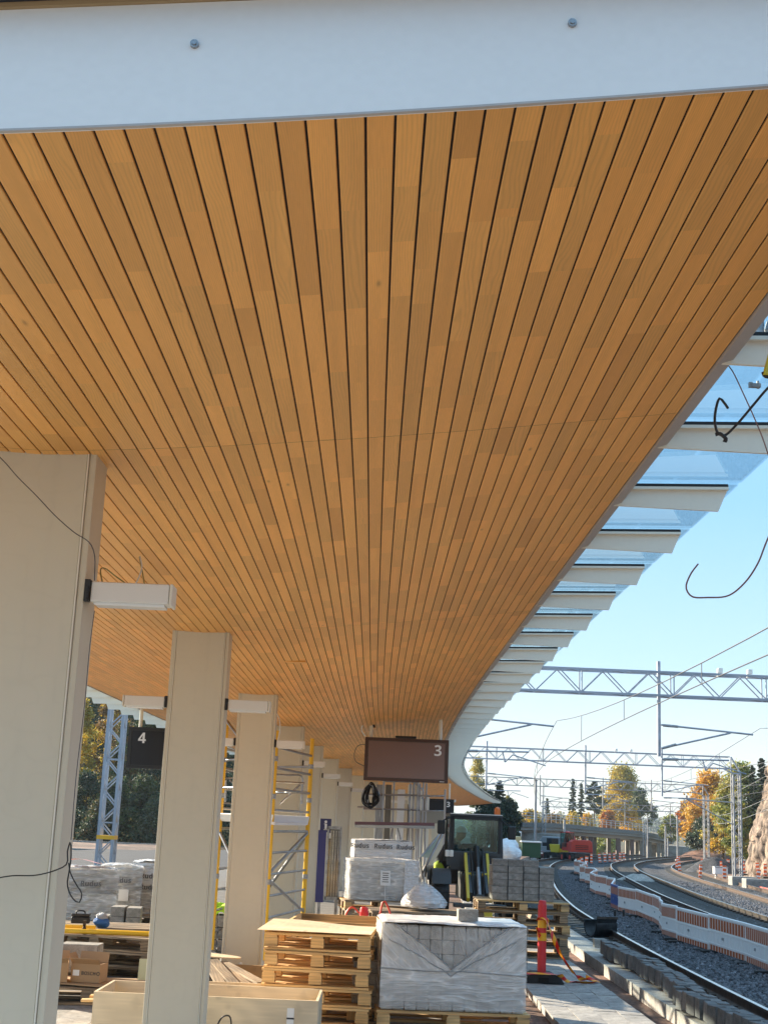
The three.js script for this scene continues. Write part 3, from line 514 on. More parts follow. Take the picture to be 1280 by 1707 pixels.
// ── red marker posts with yellow bands ──
function markerPost(label, pos, H) {
  const t = thing('marker_post', label, 'marker post', pos, .05);
  const prof = [[0, H], [.035, H], [.043, H - .012], [.045, H - .05], [.05, H - .055], [.05, .1], [.058, .06], [.06, .05]];
  part('post', new THREE.LatheGeometry(prof.map(p => new THREE.Vector2(p[0], p[1])).reverse(), 24), M.red, t);
  for (const y of [H - .26, H - .40]) part('reflective_band', cyl(.0515, .0515, .085, 0, y, 0, 24), M.yellow, t);
  const b = extrude([[-.23, 0], [.23, 0], [.20, .045], [.11, .10], [-.11, .10], [-.20, .045]], .26, .008).translate(0, .01, -.13);
  part('rubber_foot', b, M.rubber, t); part('foot_slot', box(.12, .05, .012, 0, .045, .141), M.dark, t);
  return t;
}
{
  const p = on(902, 1638, 0); markerPost('red plastic marker post with two yellow bands on the paver band', p, .90);
  const q = on(606, 1572, 0); const t = markerPost('red marker post with yellow bands behind the sunlit pallets', V(at(606, 1540, 15.2).x, 0, -15.2), .78);
  const tm = tex(64, 256, (u, v) => ((v * 10 + u * .5) % 1 < .5 ? [.80, .10, .06] : [.92, .62, .10]), true);
  const tapeM = mat([1, 1, 1], .45, 0, { map: tm });
  const ribbon = (pts, w, tw) => { const c = new THREE.CatmullRomCurve3(pts); return grid(1, 60, (u, v) => { const a = c.getPoint(v), T = c.getTangent(v), n = V(Math.sin(v * tw), 1.1 * Math.cos(v * tw) + .2, .4).cross(T).normalize().multiplyScalar((u - .5) * w); return [a.x + n.x, a.y + n.y, a.z + n.z, u, v * c.getLength() * .6]; }); };
  const e = on(997, 1636, .015).sub(p), tp = thing('barrier_tape', 'red and yellow barrier tape trailing from the marker post over the pavers', 'barrier tape', p);
  part('tape', ribbon([V(.03, .70, .06), V(.06, .64, .07), V(.10, .55, .07), V(.2, .33, .08), V(.38, .1, .1), V(e.x * .85, .03, e.z + .05), V(e.x, .02, e.z), V(e.x * .8, .05, e.z - .06), V(e.x * .93, .02, e.z + .12), V(e.x * .5, .012, e.z + .12), V(.15, .11, .16), V(-.3, .10, .15), V(-.6, .05, .12)], .055, 14), tapeM, tp);
  part('tape_knot', ribbon([V(-.055, .68, .02), V(-.02, .71, .07), V(.05, .69, .05), V(.06, .64, -.02), V(-.04, .60, -.05), V(-.06, .54, .03), V(-.03, .50, .06)], .05, 5), tapeM, tp);
  const t2 = thing('barrier_tape', 'looped red tape hanging on the marker post behind the sunlit pallets', 'barrier tape', t.position);
  part('tape', tube([V(.16, .5, .1), V(.18, .74, .1), V(.21, .86, .08), V(.27, .78, .1), V(.34, .5, .12)], .012, 20, 5), mat([.65, .08, .05], .45), t2); part('tape', tube([V(-.2, .5, .1), V(-.19, .72, .1), V(-.13, .78, .1), V(-.05, .72, .1)], .012, 18, 5), mat([.65, .08, .05], .45), t2);
}
// ── kerb stones standing on edge ──
{
  const gs = [0, 1].map(k => { const g = rbox(.105, .17, .185, .006); const pp = g.attributes.position, uv = g.attributes.uv; for (let i = 0; i < pp.count; i++) uv.setXY(i, pp.getX(i) + pp.getZ(i) + k * .4, pp.getY(i) + pp.getZ(i) * .4); return g; });
  const lab = 'dark grey kerb stone standing on edge in the crooked double row by the track', grp = 'kerb stones in the crooked double row by the track';
  let n = 0;
  for (let D = 18.75; D > 10.6; D -= .212) for (const r of [0, 1]) {
    const wig = .05 * Math.sin(D * 1.3) + (D < 16 ? -.04 : 0) + (D < 13.6 ? -.08 : 0) + rr(-.015, .015), p = P(D, 4.33 + wig + r * .115, .176 + rr(-.012, .012));
    const m = part('kerb_stone', gs[n % 2], M.stoneDark[(rnd() * 3) | 0]); n++; m.position.copy(p); m.rotation.set(rr(-.04, .04), -heading(D) + rr(-.12, .12) + .06, rr(-.05, .03)); tag(m, lab, 'kerb stone', grp);
  }
  const q = on(999, 1580, .09), s = part('kerb_stone', rbox(.17, .12, .17, .008), M.stone[2]); s.position.set(q.x, .155, q.z); tag(s, 'single pale kerb stone lying on the edge slab before the crooked row', 'kerb stone');
}
// ── plywood boxes at the lower left ──
{
  const D = 10.85, a = at(157, 1653, D), b = at(531, 1668, D), w = b.x - a.x, H = (a.y + b.y) / 2, cx = (a.x + b.x) / 2;
  const t = thing('plywood_crate', 'long open plywood crate with a pale front behind the second column', 'crate', [cx, 0, -D], -.01);
  part('front_panel', box(w, H, .021, 0, H / 2, 0), M.ply, t); part('back_panel', box(w, H, .021, 0, H / 2, -.75), M.ply, t);
  for (const s of [-1, 1]) part('side_panel', box(.021, H, .725, s * (w / 2 - .0105), H / 2, -.375), M.ply, t);
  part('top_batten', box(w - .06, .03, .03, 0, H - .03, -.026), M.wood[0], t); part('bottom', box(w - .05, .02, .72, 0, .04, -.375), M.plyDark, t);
  const n = part('notice_sheet', box(.055, .16, .002, w / 2 - .21, H - .14, .012), M.paper, t); part('fold', box(.057, .012, .004, w / 2 - .21, H - .135, .014), M.ink, n);
  const c = thing('cable', 'short dark cable curling up in front of the plywood crate', 'cable', at(375, 1707, D - .2), 0);
  part('loop', tube([V(-.08, -.16, 0), V(-.06, -.03, .02), V(-.02, .05, 0), V(.03, .06, .01), V(.05, 0, .01), V(.04, -.12, 0)], .006, 30, 6), M.black, c);
  // second crate with dirty planks inside
  const D2 = 14.2, a2 = at(342, 1606, D2 ), b2 = at(452, 1610, D2), H2 = .26, e = thing('plywood_crate', 'smaller plywood crate holding dirty planks, left of the sunlit pallets', 'crate', [(a2.x + b2.x) / 2, 0, -13.1], -.03);
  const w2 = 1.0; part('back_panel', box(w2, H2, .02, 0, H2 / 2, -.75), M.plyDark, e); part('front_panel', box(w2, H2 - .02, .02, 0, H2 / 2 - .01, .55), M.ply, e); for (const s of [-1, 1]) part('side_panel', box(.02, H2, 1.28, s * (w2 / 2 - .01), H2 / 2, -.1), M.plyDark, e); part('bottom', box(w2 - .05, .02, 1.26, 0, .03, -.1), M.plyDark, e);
  for (let k = 0; k < 4; k++) { const pl = part('plank', palletBox(.09, .022, 1.25, 0, 0, 0), M.woodGrey[k % 3], scene); pl.position.set((a2.x + b2.x) / 2 - .12 + k * .085, .245 + .018 * (k % 2), -13.15); pl.rotation.set(.10 - .02 * k, .24 + .05 * k, .05); tag(pl, ['leftmost dirty plank', 'second dirty plank from the left', 'third dirty plank from the left', 'rightmost dirty plank'][k] + ' slanting over the smaller plywood crate', 'plank', 'dirty planks over the smaller crate'); }
  // oval board
  const o = on(372, 1592, .34), sh = new THREE.Shape(); sh.absellipse(0, 0, .36, .17, 0, 6.283, false, 0); const og = new THREE.ExtrudeGeometry(sh, { depth: .012, bevelEnabled: false, curveSegments: 24 }).rotateX(-Math.PI / 2);
  const om = part('oval_board', og, M.ply); om.position.set(o.x - .18, .33, o.z); om.rotation.z = -.05; tag(om, 'pale oval plywood cut-out lying flat behind the crates', 'board');
  const sup = thing('paver_pile', 'hidden low paver pile supporting the pale oval cut-out', 'paver pile', [o.x - .2, 0, o.z - .05], .1); sup.userData.label = 'low paver pile under the pale oval cut-out'; stoneBlock(sup, 'paving_stone', 2, 3, 2, .17, .105, .15, M.stoneGrey);
}
// ── things at the far left: boxes, block, poles ──
{
  const D = 12.2; const bx = at(166, 1648, D);
  const base = V(at(140, 1660, 12.6).x, 0, -12.9);
  makePallet(M.woodGrey, 'weathered pallet under the open cardboard boxes at the left edge', base, .12);
  const sheet = part('cardboard_sheet', box(1.0, .012, .6, 0, 0, 0), M.cardboard); sheet.position.set(base.x + .1, PH + .02, base.z + .1); sheet.rotation.y = -.25; tag(sheet, 'flat cardboard sheet on the pallet below the open boxes', 'cardboard');
  const carton = (label, x, y, z, w, h, d, ry, flap, logo) => {
    const t = thing('cardboard_box', label, 'cardboard box', [x, y, z], ry);
    part('front_side', box(w, h, .008, 0, h / 2, d / 2), M.cardboard, t); part('back_side', box(w, h, .008, 0, h / 2, -d / 2), M.cardboard, t); for (const s of [-1, 1]) part('side', box(.008, h, d - .01, s * (w / 2 - .004), h / 2, 0), M.cardboard, t); part('bottom', box(w - .02, .008, d - .02, 0, .005, 0), M.cardboard, t);
    const f = box(w, flap, .006, 0, flap / 2, 0).rotateX(-.35).translate(0, h, -d / 2); part('flap', f, M.cardboard, t);
    part('flap', box(w * .98, flap * .9, .006, 0, flap * .45, 0).rotateX(.9).translate(0, h, d / 2), M.cardboard, t); part('flap', box(.006, flap, d * .9, 0, flap / 2, 0).rotateZ(.5).translate(-w / 2, h, 0), M.cardboard, t);
    if (logo) { part('label', box(.06, .05, .002, -w * .32, h * .5, d / 2 + .006), M.paper, t); part('print', [text('BOSCH', .03, .001).translate(.03, h * .5, d / 2 + .005), new THREE.TorusGeometry(.014, .003, 6, 18).translate(.12, h * .5, d / 2 + .006)], M.ink, t); }
    return t;
  };
  const y0 = PH + .03;
  carton('open cardboard box with a torn flap in front of the concrete block', at(146, 1640, 12.7).x, y0, -12.75, .27, .16, .22, -.12, .09, true);
  carton('larger open cardboard box cut off by the nearest column', at(92, 1640, 12.9).x, y0, -12.7, .30, .17, .3, .2, .08, false);
  // concrete block with a round hole
  const sh = new THREE.Shape([[-.17, 0], [.17, 0], [.17, .24], [-.17, .24]].map(p => new THREE.Vector2(...p))); const ho = new THREE.Path(); ho.absarc(0, .06, .085, 0, 6.283, true); sh.holes.push(ho);
  const cb = part('concrete_block', new THREE.ExtrudeGeometry(sh, { depth: .25, bevelEnabled: true, bevelSize: .008, bevelThickness: .008, bevelSegments: 2 }), M.concrete); const cp = at(146, 1612, 13.6); cb.position.set(cp.x, PH + .06, -13.4); tag(cb, 'pale concrete block with a round hole behind the cardboard boxes', 'concrete block');
  // pallets with yellow poles
  const pp = V(at(178, 1600, 14.5).x, 0, -14.7);
  palletStack(3, 'of the left stack carrying the yellow scaffold poles', M.woodGrey, pp, -.22, 'weathered pallets under the yellow poles', .04);
  const yh = 3 * (PH + .002);
  for (const [k, px0, py0, px1, py1, r, m] of [[0, 40, 1560, 262, 1553, .024, M.scafYellow], [1, 60, 1549, 250, 1546, .022, M.scafYellow], [2, 90, 1542, 160, 1545, .02, M.scafYellow], [3, 165, 1551, 262, 1545, .016, M.alu]]) {
    const a = at(px0, py0, 14.35 + k * .12), b = at(px1, py1, 14.35 + k * .12); const y = yh + r + .004 + (k === 2 ? .03 : 0); a.y = b.y = y;
    const o = part('scaffold_pole', pipe(a, b, r * 2), m); tag(o, ['front yellow scaffold pole lying on the left pallet stack', 'middle yellow scaffold pole lying on the left pallet stack', 'rear short yellow scaffold pole on the left pallet stack', 'thin bare metal pole lying behind the yellow poles'][k], 'scaffold pole', k < 3 ? 'yellow poles on the left pallet stack' : undefined);
  }
  const cl = thing('scaffold_clamp', 'rusty scaffold clamp around the yellow poles', 'clamp', [at(143, 1552, 14.5).x, yh + .03, -14.42], .1); part('ring', [new THREE.TorusGeometry(.04, .012, 8, 18).rotateY(1.4), box(.03, .09, .03, 0, .06, 0)], M.rust, cl);
  const db = at(138, 1536, 15.2), dt = thing('tool_case', 'black tool case standing behind the yellow poles', 'tool case', [db.x, yh + .05, -15.1], .1); part('case', rbox(.2, .07, .12, .015, 0, .035, 0), M.black, dt); part('lid', rbox(.2, .03, .12, .01, 0, .09, 0), M.steel, dt); part('handle', tube([V(-.05, .1, .06), V(-.04, .13, .06), V(.04, .13, .06), V(.05, .1, .06)], .008, 12, 5), M.black, dt);
  const bb = at(170, 1537, 15.3), bt = thing('plastic_bag', 'small blue and white bag lying beside the black tool case', 'plastic bag', [bb.x, yh + .0, -15.3], 0); const bg = (s, x, y) => { const g = new THREE.IcosahedronGeometry(s, 3), p = g.attributes.position; for (let i = 0; i < p.count; i++) { const f = 1 + .5 * (fbm(p.getX(i) * 22 + 3, p.getY(i) * 22 + p.getZ(i) * 20) - .5); p.setXYZ(i, p.getX(i) * f * 1.3, p.getY(i) * f * .8, p.getZ(i) * f); } g.computeVertexNormals(); return g.translate(x, y, 0); }; part('bag', bg(.07, 0, .05), mat([.03, .13, .36], .5), bt); part('crumpled_film', bg(.05, .0, .11), M.filmWhite, bt);
  palletStack(3, 'of the hidden stack behind the yellow poles', M.woodGrey, V(at(165, 1560, 15.6).x, 0, -15.7), .1, 'weathered pallets behind the yellow poles');
  // green board leaning
  const gb = part('leaning_board', box(.2, .34, .02, 0, .17, 0), mat([.62, .68, .46], .6)); const gp = on(243, 1648, 0); gb.position.set(at(241, 1640, 13).x, 0, -13.2); gb.rotation.x = -.12; tag(gb, 'pale green offcut board standing upright left of the second column', 'board');
  const kr = thing('foil_sheet', 'long dark edged sheet lying on the yard beside the cardboard boxes', 'sheet', [at(205, 1645, 13.2).x, .02, -13.9], -.08); part('sheet', box(.9, .03, .5, 0, .03, 0), M.asphalt, kr); part('dark_edge', box(.9, .045, .012, 0, .02, .257), mat([.06, .02, .02], .5), kr);
  for (let k = 0; k < 3; k++) { const m = part('offcut_board', palletBox(.8, .02, .1, 0, 0, 0), M.wood[k], scene); m.position.set(at(215, 1660, 11.9).x + .05 * k, .13 + .021 * k, -11.95 - .1 * k); m.rotation.set(0, .1 - .08 * k, .03); tag(m, ['front', 'middle', 'rear'][k] + ' thin timber offcut behind the left end of the long plywood crate', 'board', 'timber offcuts behind the long crate'); }
}
// ── printed film packs in the yard ──
{
  const packs = [['left', 140, 1446, 20.0, .78, .74, ['Rudus']], ['middle', 198, 1442, 21.2, .62, .80, ['Rudus']], ['right', 250, 1436, 21.8, .58, .92, ['Rudus', 'Rudus']]];
  packs.forEach(([w, px, py, D, W, H, pr], i) => {
    const p = at(px, py, D), top = p.y, low = i === 0 ? 0 : 0;
    const t = thing('printed_pack', w + ' film-wrapped paver pack with black print in the left yard', 'wrapped pack', [p.x, PH, -D - .35], [.35, .18, .1][i], 'film packs in the left yard');
    const h2 = top - PH - .02;
    stoneBlock(t, 'paving_stone', 3, 4, 2, W / 3.06, h2 / 4.1, .32, M.stoneGrey, 0);
    part('plastic_film', wrapShell(W, h2 * (i === 2 ? 1 : .52), .7, .02, i * 5).map(g => i === 2 ? g : g), i === 1 ? M.filmPack : M.film, t);
    part('top_film', wrapShell(W + .02, .36, .72, .022, i * 5 + 2).map(g => g.translate(0, h2 - .36, 0)), i === 2 ? M.filmWhite : M.filmPack, t);
    words(t, pr.map((s, k) => [s, 0, h2 - .2 - k * .17, .395, .075]), M.print);
    makePallet(M.woodGrey, 'weathered pallet under the ' + w + ' printed film pack in the left yard', [p.x, 0, -D - .35], [.35, .18, .1][i], 'pallets under the yard packs');
    if (i === 1) { part('label_sheet', box(.15, .17, .003, .05, h2 * .42, .375), M.paper, t); }
  });
  const c = at(140, 1441, 20), rs = part('folded_sheet', grid(16, 8, (u, v) => [-.3 + .6 * u, .03 * Math.sin(u * 5) + .02 * v, -.2 + .4 * v]), mat([.62, .30, .27], .5)); rs.position.set(c.x, c.y + .03, c.z - .2); rs.userData = {}; tag(rs, 'pinkish folded sheet lying on the left printed film pack', 'sheet');
  // low rows of slabs in front
  [[172, 1545, 18.3, 3], [197, 1546, 18.3, 4], [223, 1548, 18.2, 4], [243, 1548, 18.0, 2]].forEach(([px, py, D, n], i) => { const p = at(px, py, D), t = thing('slab_pile', ['leftmost', 'second', 'third', 'rightmost low'][i] + ' of four small grey slab piles before the yard packs', 'slab pile', [p.x, 0, -D], .05 * i, 'small grey slab piles in the left yard'); stoneBlock(t, 'concrete_slab', 1, n, 2, .19, .12, .2, M.stoneGrey, 0, .006); });
  // stones with a hi-vis jacket, seen between the second and third column
  const j = at(362, 1530, 17.8), st = thing('slab_pile', 'grey slab pile under the bright green jacket', 'slab pile', [j.x, 0, -18], .1); stoneBlock(st, 'concrete_slab', 2, 3, 2, .22, .15, .24, M.stoneGrey, 0, .01);
  const ja = thing('work_jacket', 'bright yellow-green work jacket thrown over the slab pile between two columns', 'jacket', [j.x, .455, -18], .1);
  part('cloth', grid(36, 30, (u, v) => { const x = (u - .5) * .62, z = (v - .5) * .56, ex = Math.max(0, Math.abs(x) - .21), ez = Math.max(0, z - .22); let y = .10 * Math.exp(-(x * x + z * z) * 9) + .07 * (fbm(u * 5 + 2, v * 5) - .4) + .022 * Math.sin(u * 22 + v * 9) - 1.1 * ex - 1.2 * ez; return [x - Math.sign(x) * ex * .7, y + .02, z - ez * .6]; }), M.hivis, ja);
}

// ═════════ SIGNS, SCAFFOLDS, LOADER, PEOPLE ═════════
function monitor(label, pos, turn, W, H, screenMat, digit, dx, hang, pod) {
  const t = thing('platform_display', label, 'display', pos, turn);
  part('housing', rbox(W, H, .09, .01), M.loader, t); part('screen', box(W - .11, H - .10, .004, 0, .0, .048), screenMat, t);
  const fr = [box(W, .045, .012, 0, H / 2 - .022, .05), box(W, .045, .012, 0, -H / 2 + .022, .05)]; for (const s of [-1, 1]) fr.push(box(.05, H - .09, .012, s * (W / 2 - .025), 0, .05)); part('bezel', fr, screenMat === M.screenReflect ? mat([.07, .035, .03], .3) : M.black, t);
  part('platform_number', text(digit, .16, .003).translate(dx, H / 2 - .16, .053), M.signWhite, t);
  part('maker_plate', box(.07, .008, .003, W / 2 - .09, -H / 2 + .02, .058), M.signWhite, t);
  for (const x of hang) part('hanger_pole', cyl(.028, .028, .5, x, H / 2 + .24, -.01, 12), M.rib, t);
  if (pod) part('sensor_pod', rbox(.32, .03, .12, .01, -.02, H / 2 + .02, .04), M.black, t);
  return t;
}
{
  const D = 20.3, a = at(609, 1231, D), b = at(746, 1304, D);
  const m3 = monitor('hanging platform display with white number 3 and a painted brown reflection', [(a.x + b.x) / 2, (a.y + b.y) / 2, -D], -.03, b.x - a.x, .64, M.screenReflect, '3', .47, [-.55, .50], true);
  const c = thing('cable', 'white looped cable beside the left hanger of the number 3 display', 'cable', at(618, 1222, 20.2));
  part('loop', [tube([V(-.08, -.05, 0), V(-.14, .04, 0), V(-.11, .14, .02), V(-.02, .17, 0), V(.04, .12, 0)], .012, 24, 6)], M.lamp, c);
  part('black_lead', tube([V(.0, .32, .02), V(.02, .2, .03), V(.05, .08, .03)], .02, 14, 6), M.black, c);
  const wl = thing('cable', 'thin dark wire arching left of the number 3 display', 'cable', at(596, 1258, 20.2)); part('wire', tube([V(.12, .16, 0), V(.0, .13, 0), V(-.05, .0, 0), V(-.02, -.1, 0), V(.12, -.17, 0)], .005, 24, 5), M.wire, wl);
  const D4 = 20.6, e = at(217, 1213, D4), f = at(217, 1279, D4);
  monitor('black hanging platform display with white number 4 on the left side', [e.x + .64, (e.y + f.y) / 2, -D4], 0, 1.28, .62, M.screenDark, '4', -.43, [-.48, .48], false);
  const g = at(722, 1348, 43); monitor('small distant black display with white number 3 under the far canopy end', [g.x, g.y, -43], 0, 1.3, .62, M.screenDark, '3', .47, [-.5, .5], false);
  // cables on the nearest column
  const z0 = 4.885, cab = (pts, r, label, m = M.wire) => { const q = pts.map(([x, y, D = z0]) => at(x, y, D)), o = q[0].clone(); const t = thing('cable', label, 'cable', o); part('wire', tube(q.map(p => p.sub(o)), r, 50, 6), m, t); return t; };
  cab([[-12, 750], [10, 772], [30, 795], [60, 825], [95, 862], [125, 888], [150, 905], [158, 925], [158, 968]], .0022, 'thin black wire running diagonally down the nearest column to its lamp');
  cab([[-15, 1466], [20, 1460], [60, 1459], [95, 1450], [112, 1440], [113, 1420], [118, 1404, 4.92], [119, 1430], [116, 1452], [113, 1475], [120, 1495], [132, 1505], [137, 1490], [128, 1475], [118, 1455], [115, 1438]], .0026, 'black cable crossing the nearest column and hanging in a loop at its edge', M.black);
  cab([[158, 1018, 4.93], [150, 1080, 4.93], [141, 1180, 4.93], [128, 1290, 4.93], [119, 1400, 4.93]], .0016, 'thin wire hanging down the edge of the nearest column');
  cab([[172, 975, 5.08], [168, 952, 5.1], [176, 948, 5.2], [195, 962, 5.3], [215, 976, 5.3]], .0028, 'olive wire loop behind the lamp of the nearest column', mat([.30, .22, .06], .6));
  cab([[224, 978, 5.2], [232, 962, 5.2], [237, 945, 5.22], [234, 928, 5.25]], .003, 'white and olive wire ends rising from the lamp of the nearest column', M.lamp);
  cab([[242, 978, 5.2], [238, 955, 5.22], [233, 928, 5.25]], .0024, 'dark olive wire end beside the white one above the nearest lamp', mat([.25, .2, .05], .6));
  cab([[463, 1236, 14.75], [467, 1215, 14.75], [465, 1196, 14.8], [462, 1190, 14.85]], .006, 'white wire end standing up beside the lamp of the third column', M.lamp);
  // cables and hardware at the right glass edge
  cab([[1209, 604, 4.6], [1222, 622, 4.5], [1240, 660, 4.45], [1258, 700, 4.4], [1272, 735, 4.35], [1290, 790, 4.3]], .0024, 'thin reddish wire hanging from the ceiling edge over the glass', mat([.22, .10, .08], .6));
  cab([[1163, 940, 5.2], [1150, 958, 5.2], [1143, 980, 5.2], [1152, 994, 5.2], [1180, 996, 5.2], [1213, 993, 5.2], [1240, 972, 5.15], [1262, 940, 5.1], [1276, 905, 5.1], [1300, 850, 5]], .0035, 'reddish brown cable dangling in a wide loop against the sky', mat([.22, .11, .11], .6));
  cab([[1300, 630, 4], [1280, 646, 4.02], [1255, 675, 4.05], [1225, 710, 4.1], [1206, 726, 4.1], [1196, 722, 4.1], [1191, 705, 4.1], [1192, 685, 4.1], [1199, 664, 4.1], [1206, 671, 4.1], [1213, 681, 4.1]], .0045, 'black cable with a knotted bent end hanging beside the glass edge', M.black);
  const kn = thing('cable_tie', 'black tape knot on the bent black cable beside the glass edge', 'cable tie', at(1203, 727, 4.1)); part('knot', [tube([V(-.022, .004, 0), V(-.008, .007, .004), V(.004, -.004, .006), V(.012, -.010, .004), V(.008, -.02, .003)], .006, 14, 6), tube([V(0, 0, 0), V(.006, -.012, .006), V(.002, -.02, .005)], .003, 8, 5)], M.black, kn);
  const hk = thing('carabiner_handle', 'yellow and black triangular handle at the right frame edge', 'handle', at(1288, 612, 4.0)); { const s = new THREE.Shape([[-.032, -.028], [.03, -.03], [.034, .0], [.004, .05], [-.01, .05]].map(p => new THREE.Vector2(...p))), h = new THREE.Path([[-.02, -.018], [.02, -.02], [.022, 0], [.002, .034], [-.004, .034]].map(p => new THREE.Vector2(...p))); s.holes.push(h); part('loop', new THREE.ExtrudeGeometry(s, { depth: .012, bevelEnabled: true, bevelSize: .004, bevelThickness: .004, bevelSegments: 2 }), mat([.55, .50, .05], .5), hk); part('grip', tube([V(-.036, -.02, .006), V(-.03, -.034, .006), V(.03, -.036, .006)], .005, 12, 6), M.black, hk); }
  const cam = thing('roof_camera', 'grey pole-mounted fitting seen through the glass at the upper right', 'camera', at(1272, 552, 4.9)); part('post', cyl(.032, .032, .12, -.03, .02, 0), M.galv, cam); part('cap', cyl(.036, .036, .01, -.03, .075, 0), M.alu, cam); part('head', rbox(.05, .055, .06, .01, .03, .03, 0).rotateZ(-.25), M.galv, cam); part('bracket', box(.03, .12, .01, -.065, .02, 0), M.white, cam);
  const clip = thing('pane_clip', 'small metal clip under the glass at the upper right', 'clip', at(1259, 643, 4.75)); part('clip_body', [box(.034, .014, .02), cyl(.005, .005, .03, .008, .004, 0, 10), box(.014, .02, .012, -.02, .002, 0)], M.galv, clip);
}
// info board with a notice case
{
  const D = 23.6, a = at(543, 1376, D); const t = thing('info_sign', 'dark blue info sign with a white letter i above the notice case', 'sign', [a.x, a.y, -D]);
  part('plate', box(.19, .23, .03), M.navy, t); part('letter', [cyl(.034, .034, .004, 0, .09, .018, 16).rotateX(0), box(.055, .14, .004, .004, -.03, .018), box(.09, .02, .004, 0, -.10, .018), box(.04, .02, .004, -.018, .035, .018)].map((g, i) => i === 0 ? cyl(.034, .034, .004, 0, 0, 0, 16).rotateX(Math.PI / 2).translate(0, .085, .018) : g), M.signWhite, t).scale.set(.72, .72, 1);
  part('pictogram_plate', [box(.09, .08, .03, -.05, -.16, 0), box(.06, .09, .03, .07, -.17, 0)], M.signWhite, t);
  const p = at(537, 1440, D), q = thing('notice_case', 'tall notice case with blue side panel and glass door by the columns', 'notice case', [p.x + .1, 0, -D]);
  part('side_panel', box(.14, 1.2, .08, -.12, .93, .0), M.bluePanel, q); part('case_frame', [box(.24, .05, .1, .09, 1.58, 0), box(.24, .05, .1, .09, .4, 0), box(.03, 1.2, .1, -.02, .98, 0), box(.03, 1.2, .1, .20, .98, 0)], M.galv, q); part('backing', box(.22, 1.15, .03, .09, .98, -.04), M.loader, q); for (let k = 0; k < 4; k++) part('leaflet_rail', box(.01, 1.1, .02, .03 + k * .045, .98, .0), M.alu, q); part('glass_door', box(.22, 1.15, .006, .09, .98, .045), new THREE.MeshPhysicalMaterial({ color: 0xffffff, transmission: 1, thickness: 0, roughness: .05 }), q); part('leg', [box(.05, .4, .06, -.12, .2, 0), box(.05, .4, .06, .17, .2, 0)], M.galv, q);
}
// yellow scaffold tower
{
  const A = at(451, 1400, 16.4), B = at(512, 1400, 18.4), C = at(365, 1400, 17.4), E = at(426, 1400, 19.4);
  const t = thing('scaffold_tower', 'yellow post scaffold tower with metal rungs around the third column', 'scaffold', [0, 0, 0]);
  const Htop = [2.74, 2.78, 2.85, 2.8]; [A, B, C, E].forEach((p, i) => { part('post', pipe(V(p.x, .06, p.z), V(p.x, Htop[i], p.z), .06), M.scafYellow, t); part('foot', [cyl(.06, .07, .03, p.x, .015, p.z), cyl(.018, .018, .1, p.x, .07, p.z)], M.galv, t); for (const h of [.95, 1.95, 2.4]) part('collar', cyl(.036, .036, .06, p.x, h, p.z, 12), M.galv, t); });
  const seg = (p, q, h0, h1, d, m = M.alu, n = 'rung') => part(n, pipe(V(p.x, h0, p.z), V(q.x, h1, q.z), d), m, t);
  for (const [p, q] of [[A, B], [C, E]]) for (let h = .28; h < 2.75; h += .2515) if (Math.abs(h - 1.65) > .1) seg(p, q, h, h, .034);
  seg(A, B, .28, .28, .04, M.scafYellow, 'brace_tube');
  for (const [p, q, a, b] of [[A, B, 1.05, 1.52], [A, B, .98, .5], [A, C, .4, 1.5], [B, E, 1.5, .4], [A, C, 2.1, 2.9]]) seg(p, q, a, b, .042, M.alu, 'diagonal_brace');
  for (const [p, q] of [[A, C], [B, E]]) for (const h of [2.05, 2.4]) seg(p, q, h, h, .034, M.alu, 'guard_rail');
  const dk = grid(1, 1, (u, v) => { const x = (1 - u) * (A.x + (B.x - A.x) * v) + u * (C.x + (E.x - C.x) * v), z = (1 - u) * (A.z + (B.z - A.z) * v) + u * (C.z + (E.z - C.z) * v); return [x, 1.64, z]; });
  part('deck', dk, M.ply, t); part('toe_board', [bar(V(A.x, 1.68, A.z + .03), V(B.x, 1.68, B.z + .03), .02, .11), bar(V(A.x, 1.68, A.z + .03), V(C.x, 1.68, C.z + .03), .02, .11)].map((g, i) => g), M.white, t);
  const sd = (x0, y0, x1, y1, D, d) => pipe(at(x0, y0, D), at(x1, y1, D), d);
  part('toe_board', [(() => { const p = at(452, 1372, 16.3), q = at(506, 1373, 18.2); return bar(p, q, .085, .03); })()], M.white, t);
  part('hooped_rail', [tube([at(452, 1291, 17.3), at(480, 1292, 17.8), at(503, 1295, 18.2), at(505, 1305, 18.2)], .012, 20, 6), sd(452, 1303, 508, 1306, 18, .03), sd(467, 1340, 500, 1308, 18, .028), sd(504, 1308, 503, 1340, 18.2, .028)], M.alu, t);
  part('hooped_rail', [tube([at(372, 1296, 20.8), at(376, 1288, 20.8), at(392, 1286, 20.8)], .012, 16, 6), sd(370, 1298, 392, 1297, 20.8, .03), sd(377, 1300, 376, 1337, 20.8, .03), sd(383, 1300, 391, 1308, 20.8, .028), sd(372, 1339, 390, 1340, 20.8, .03)], M.alu, t);
}
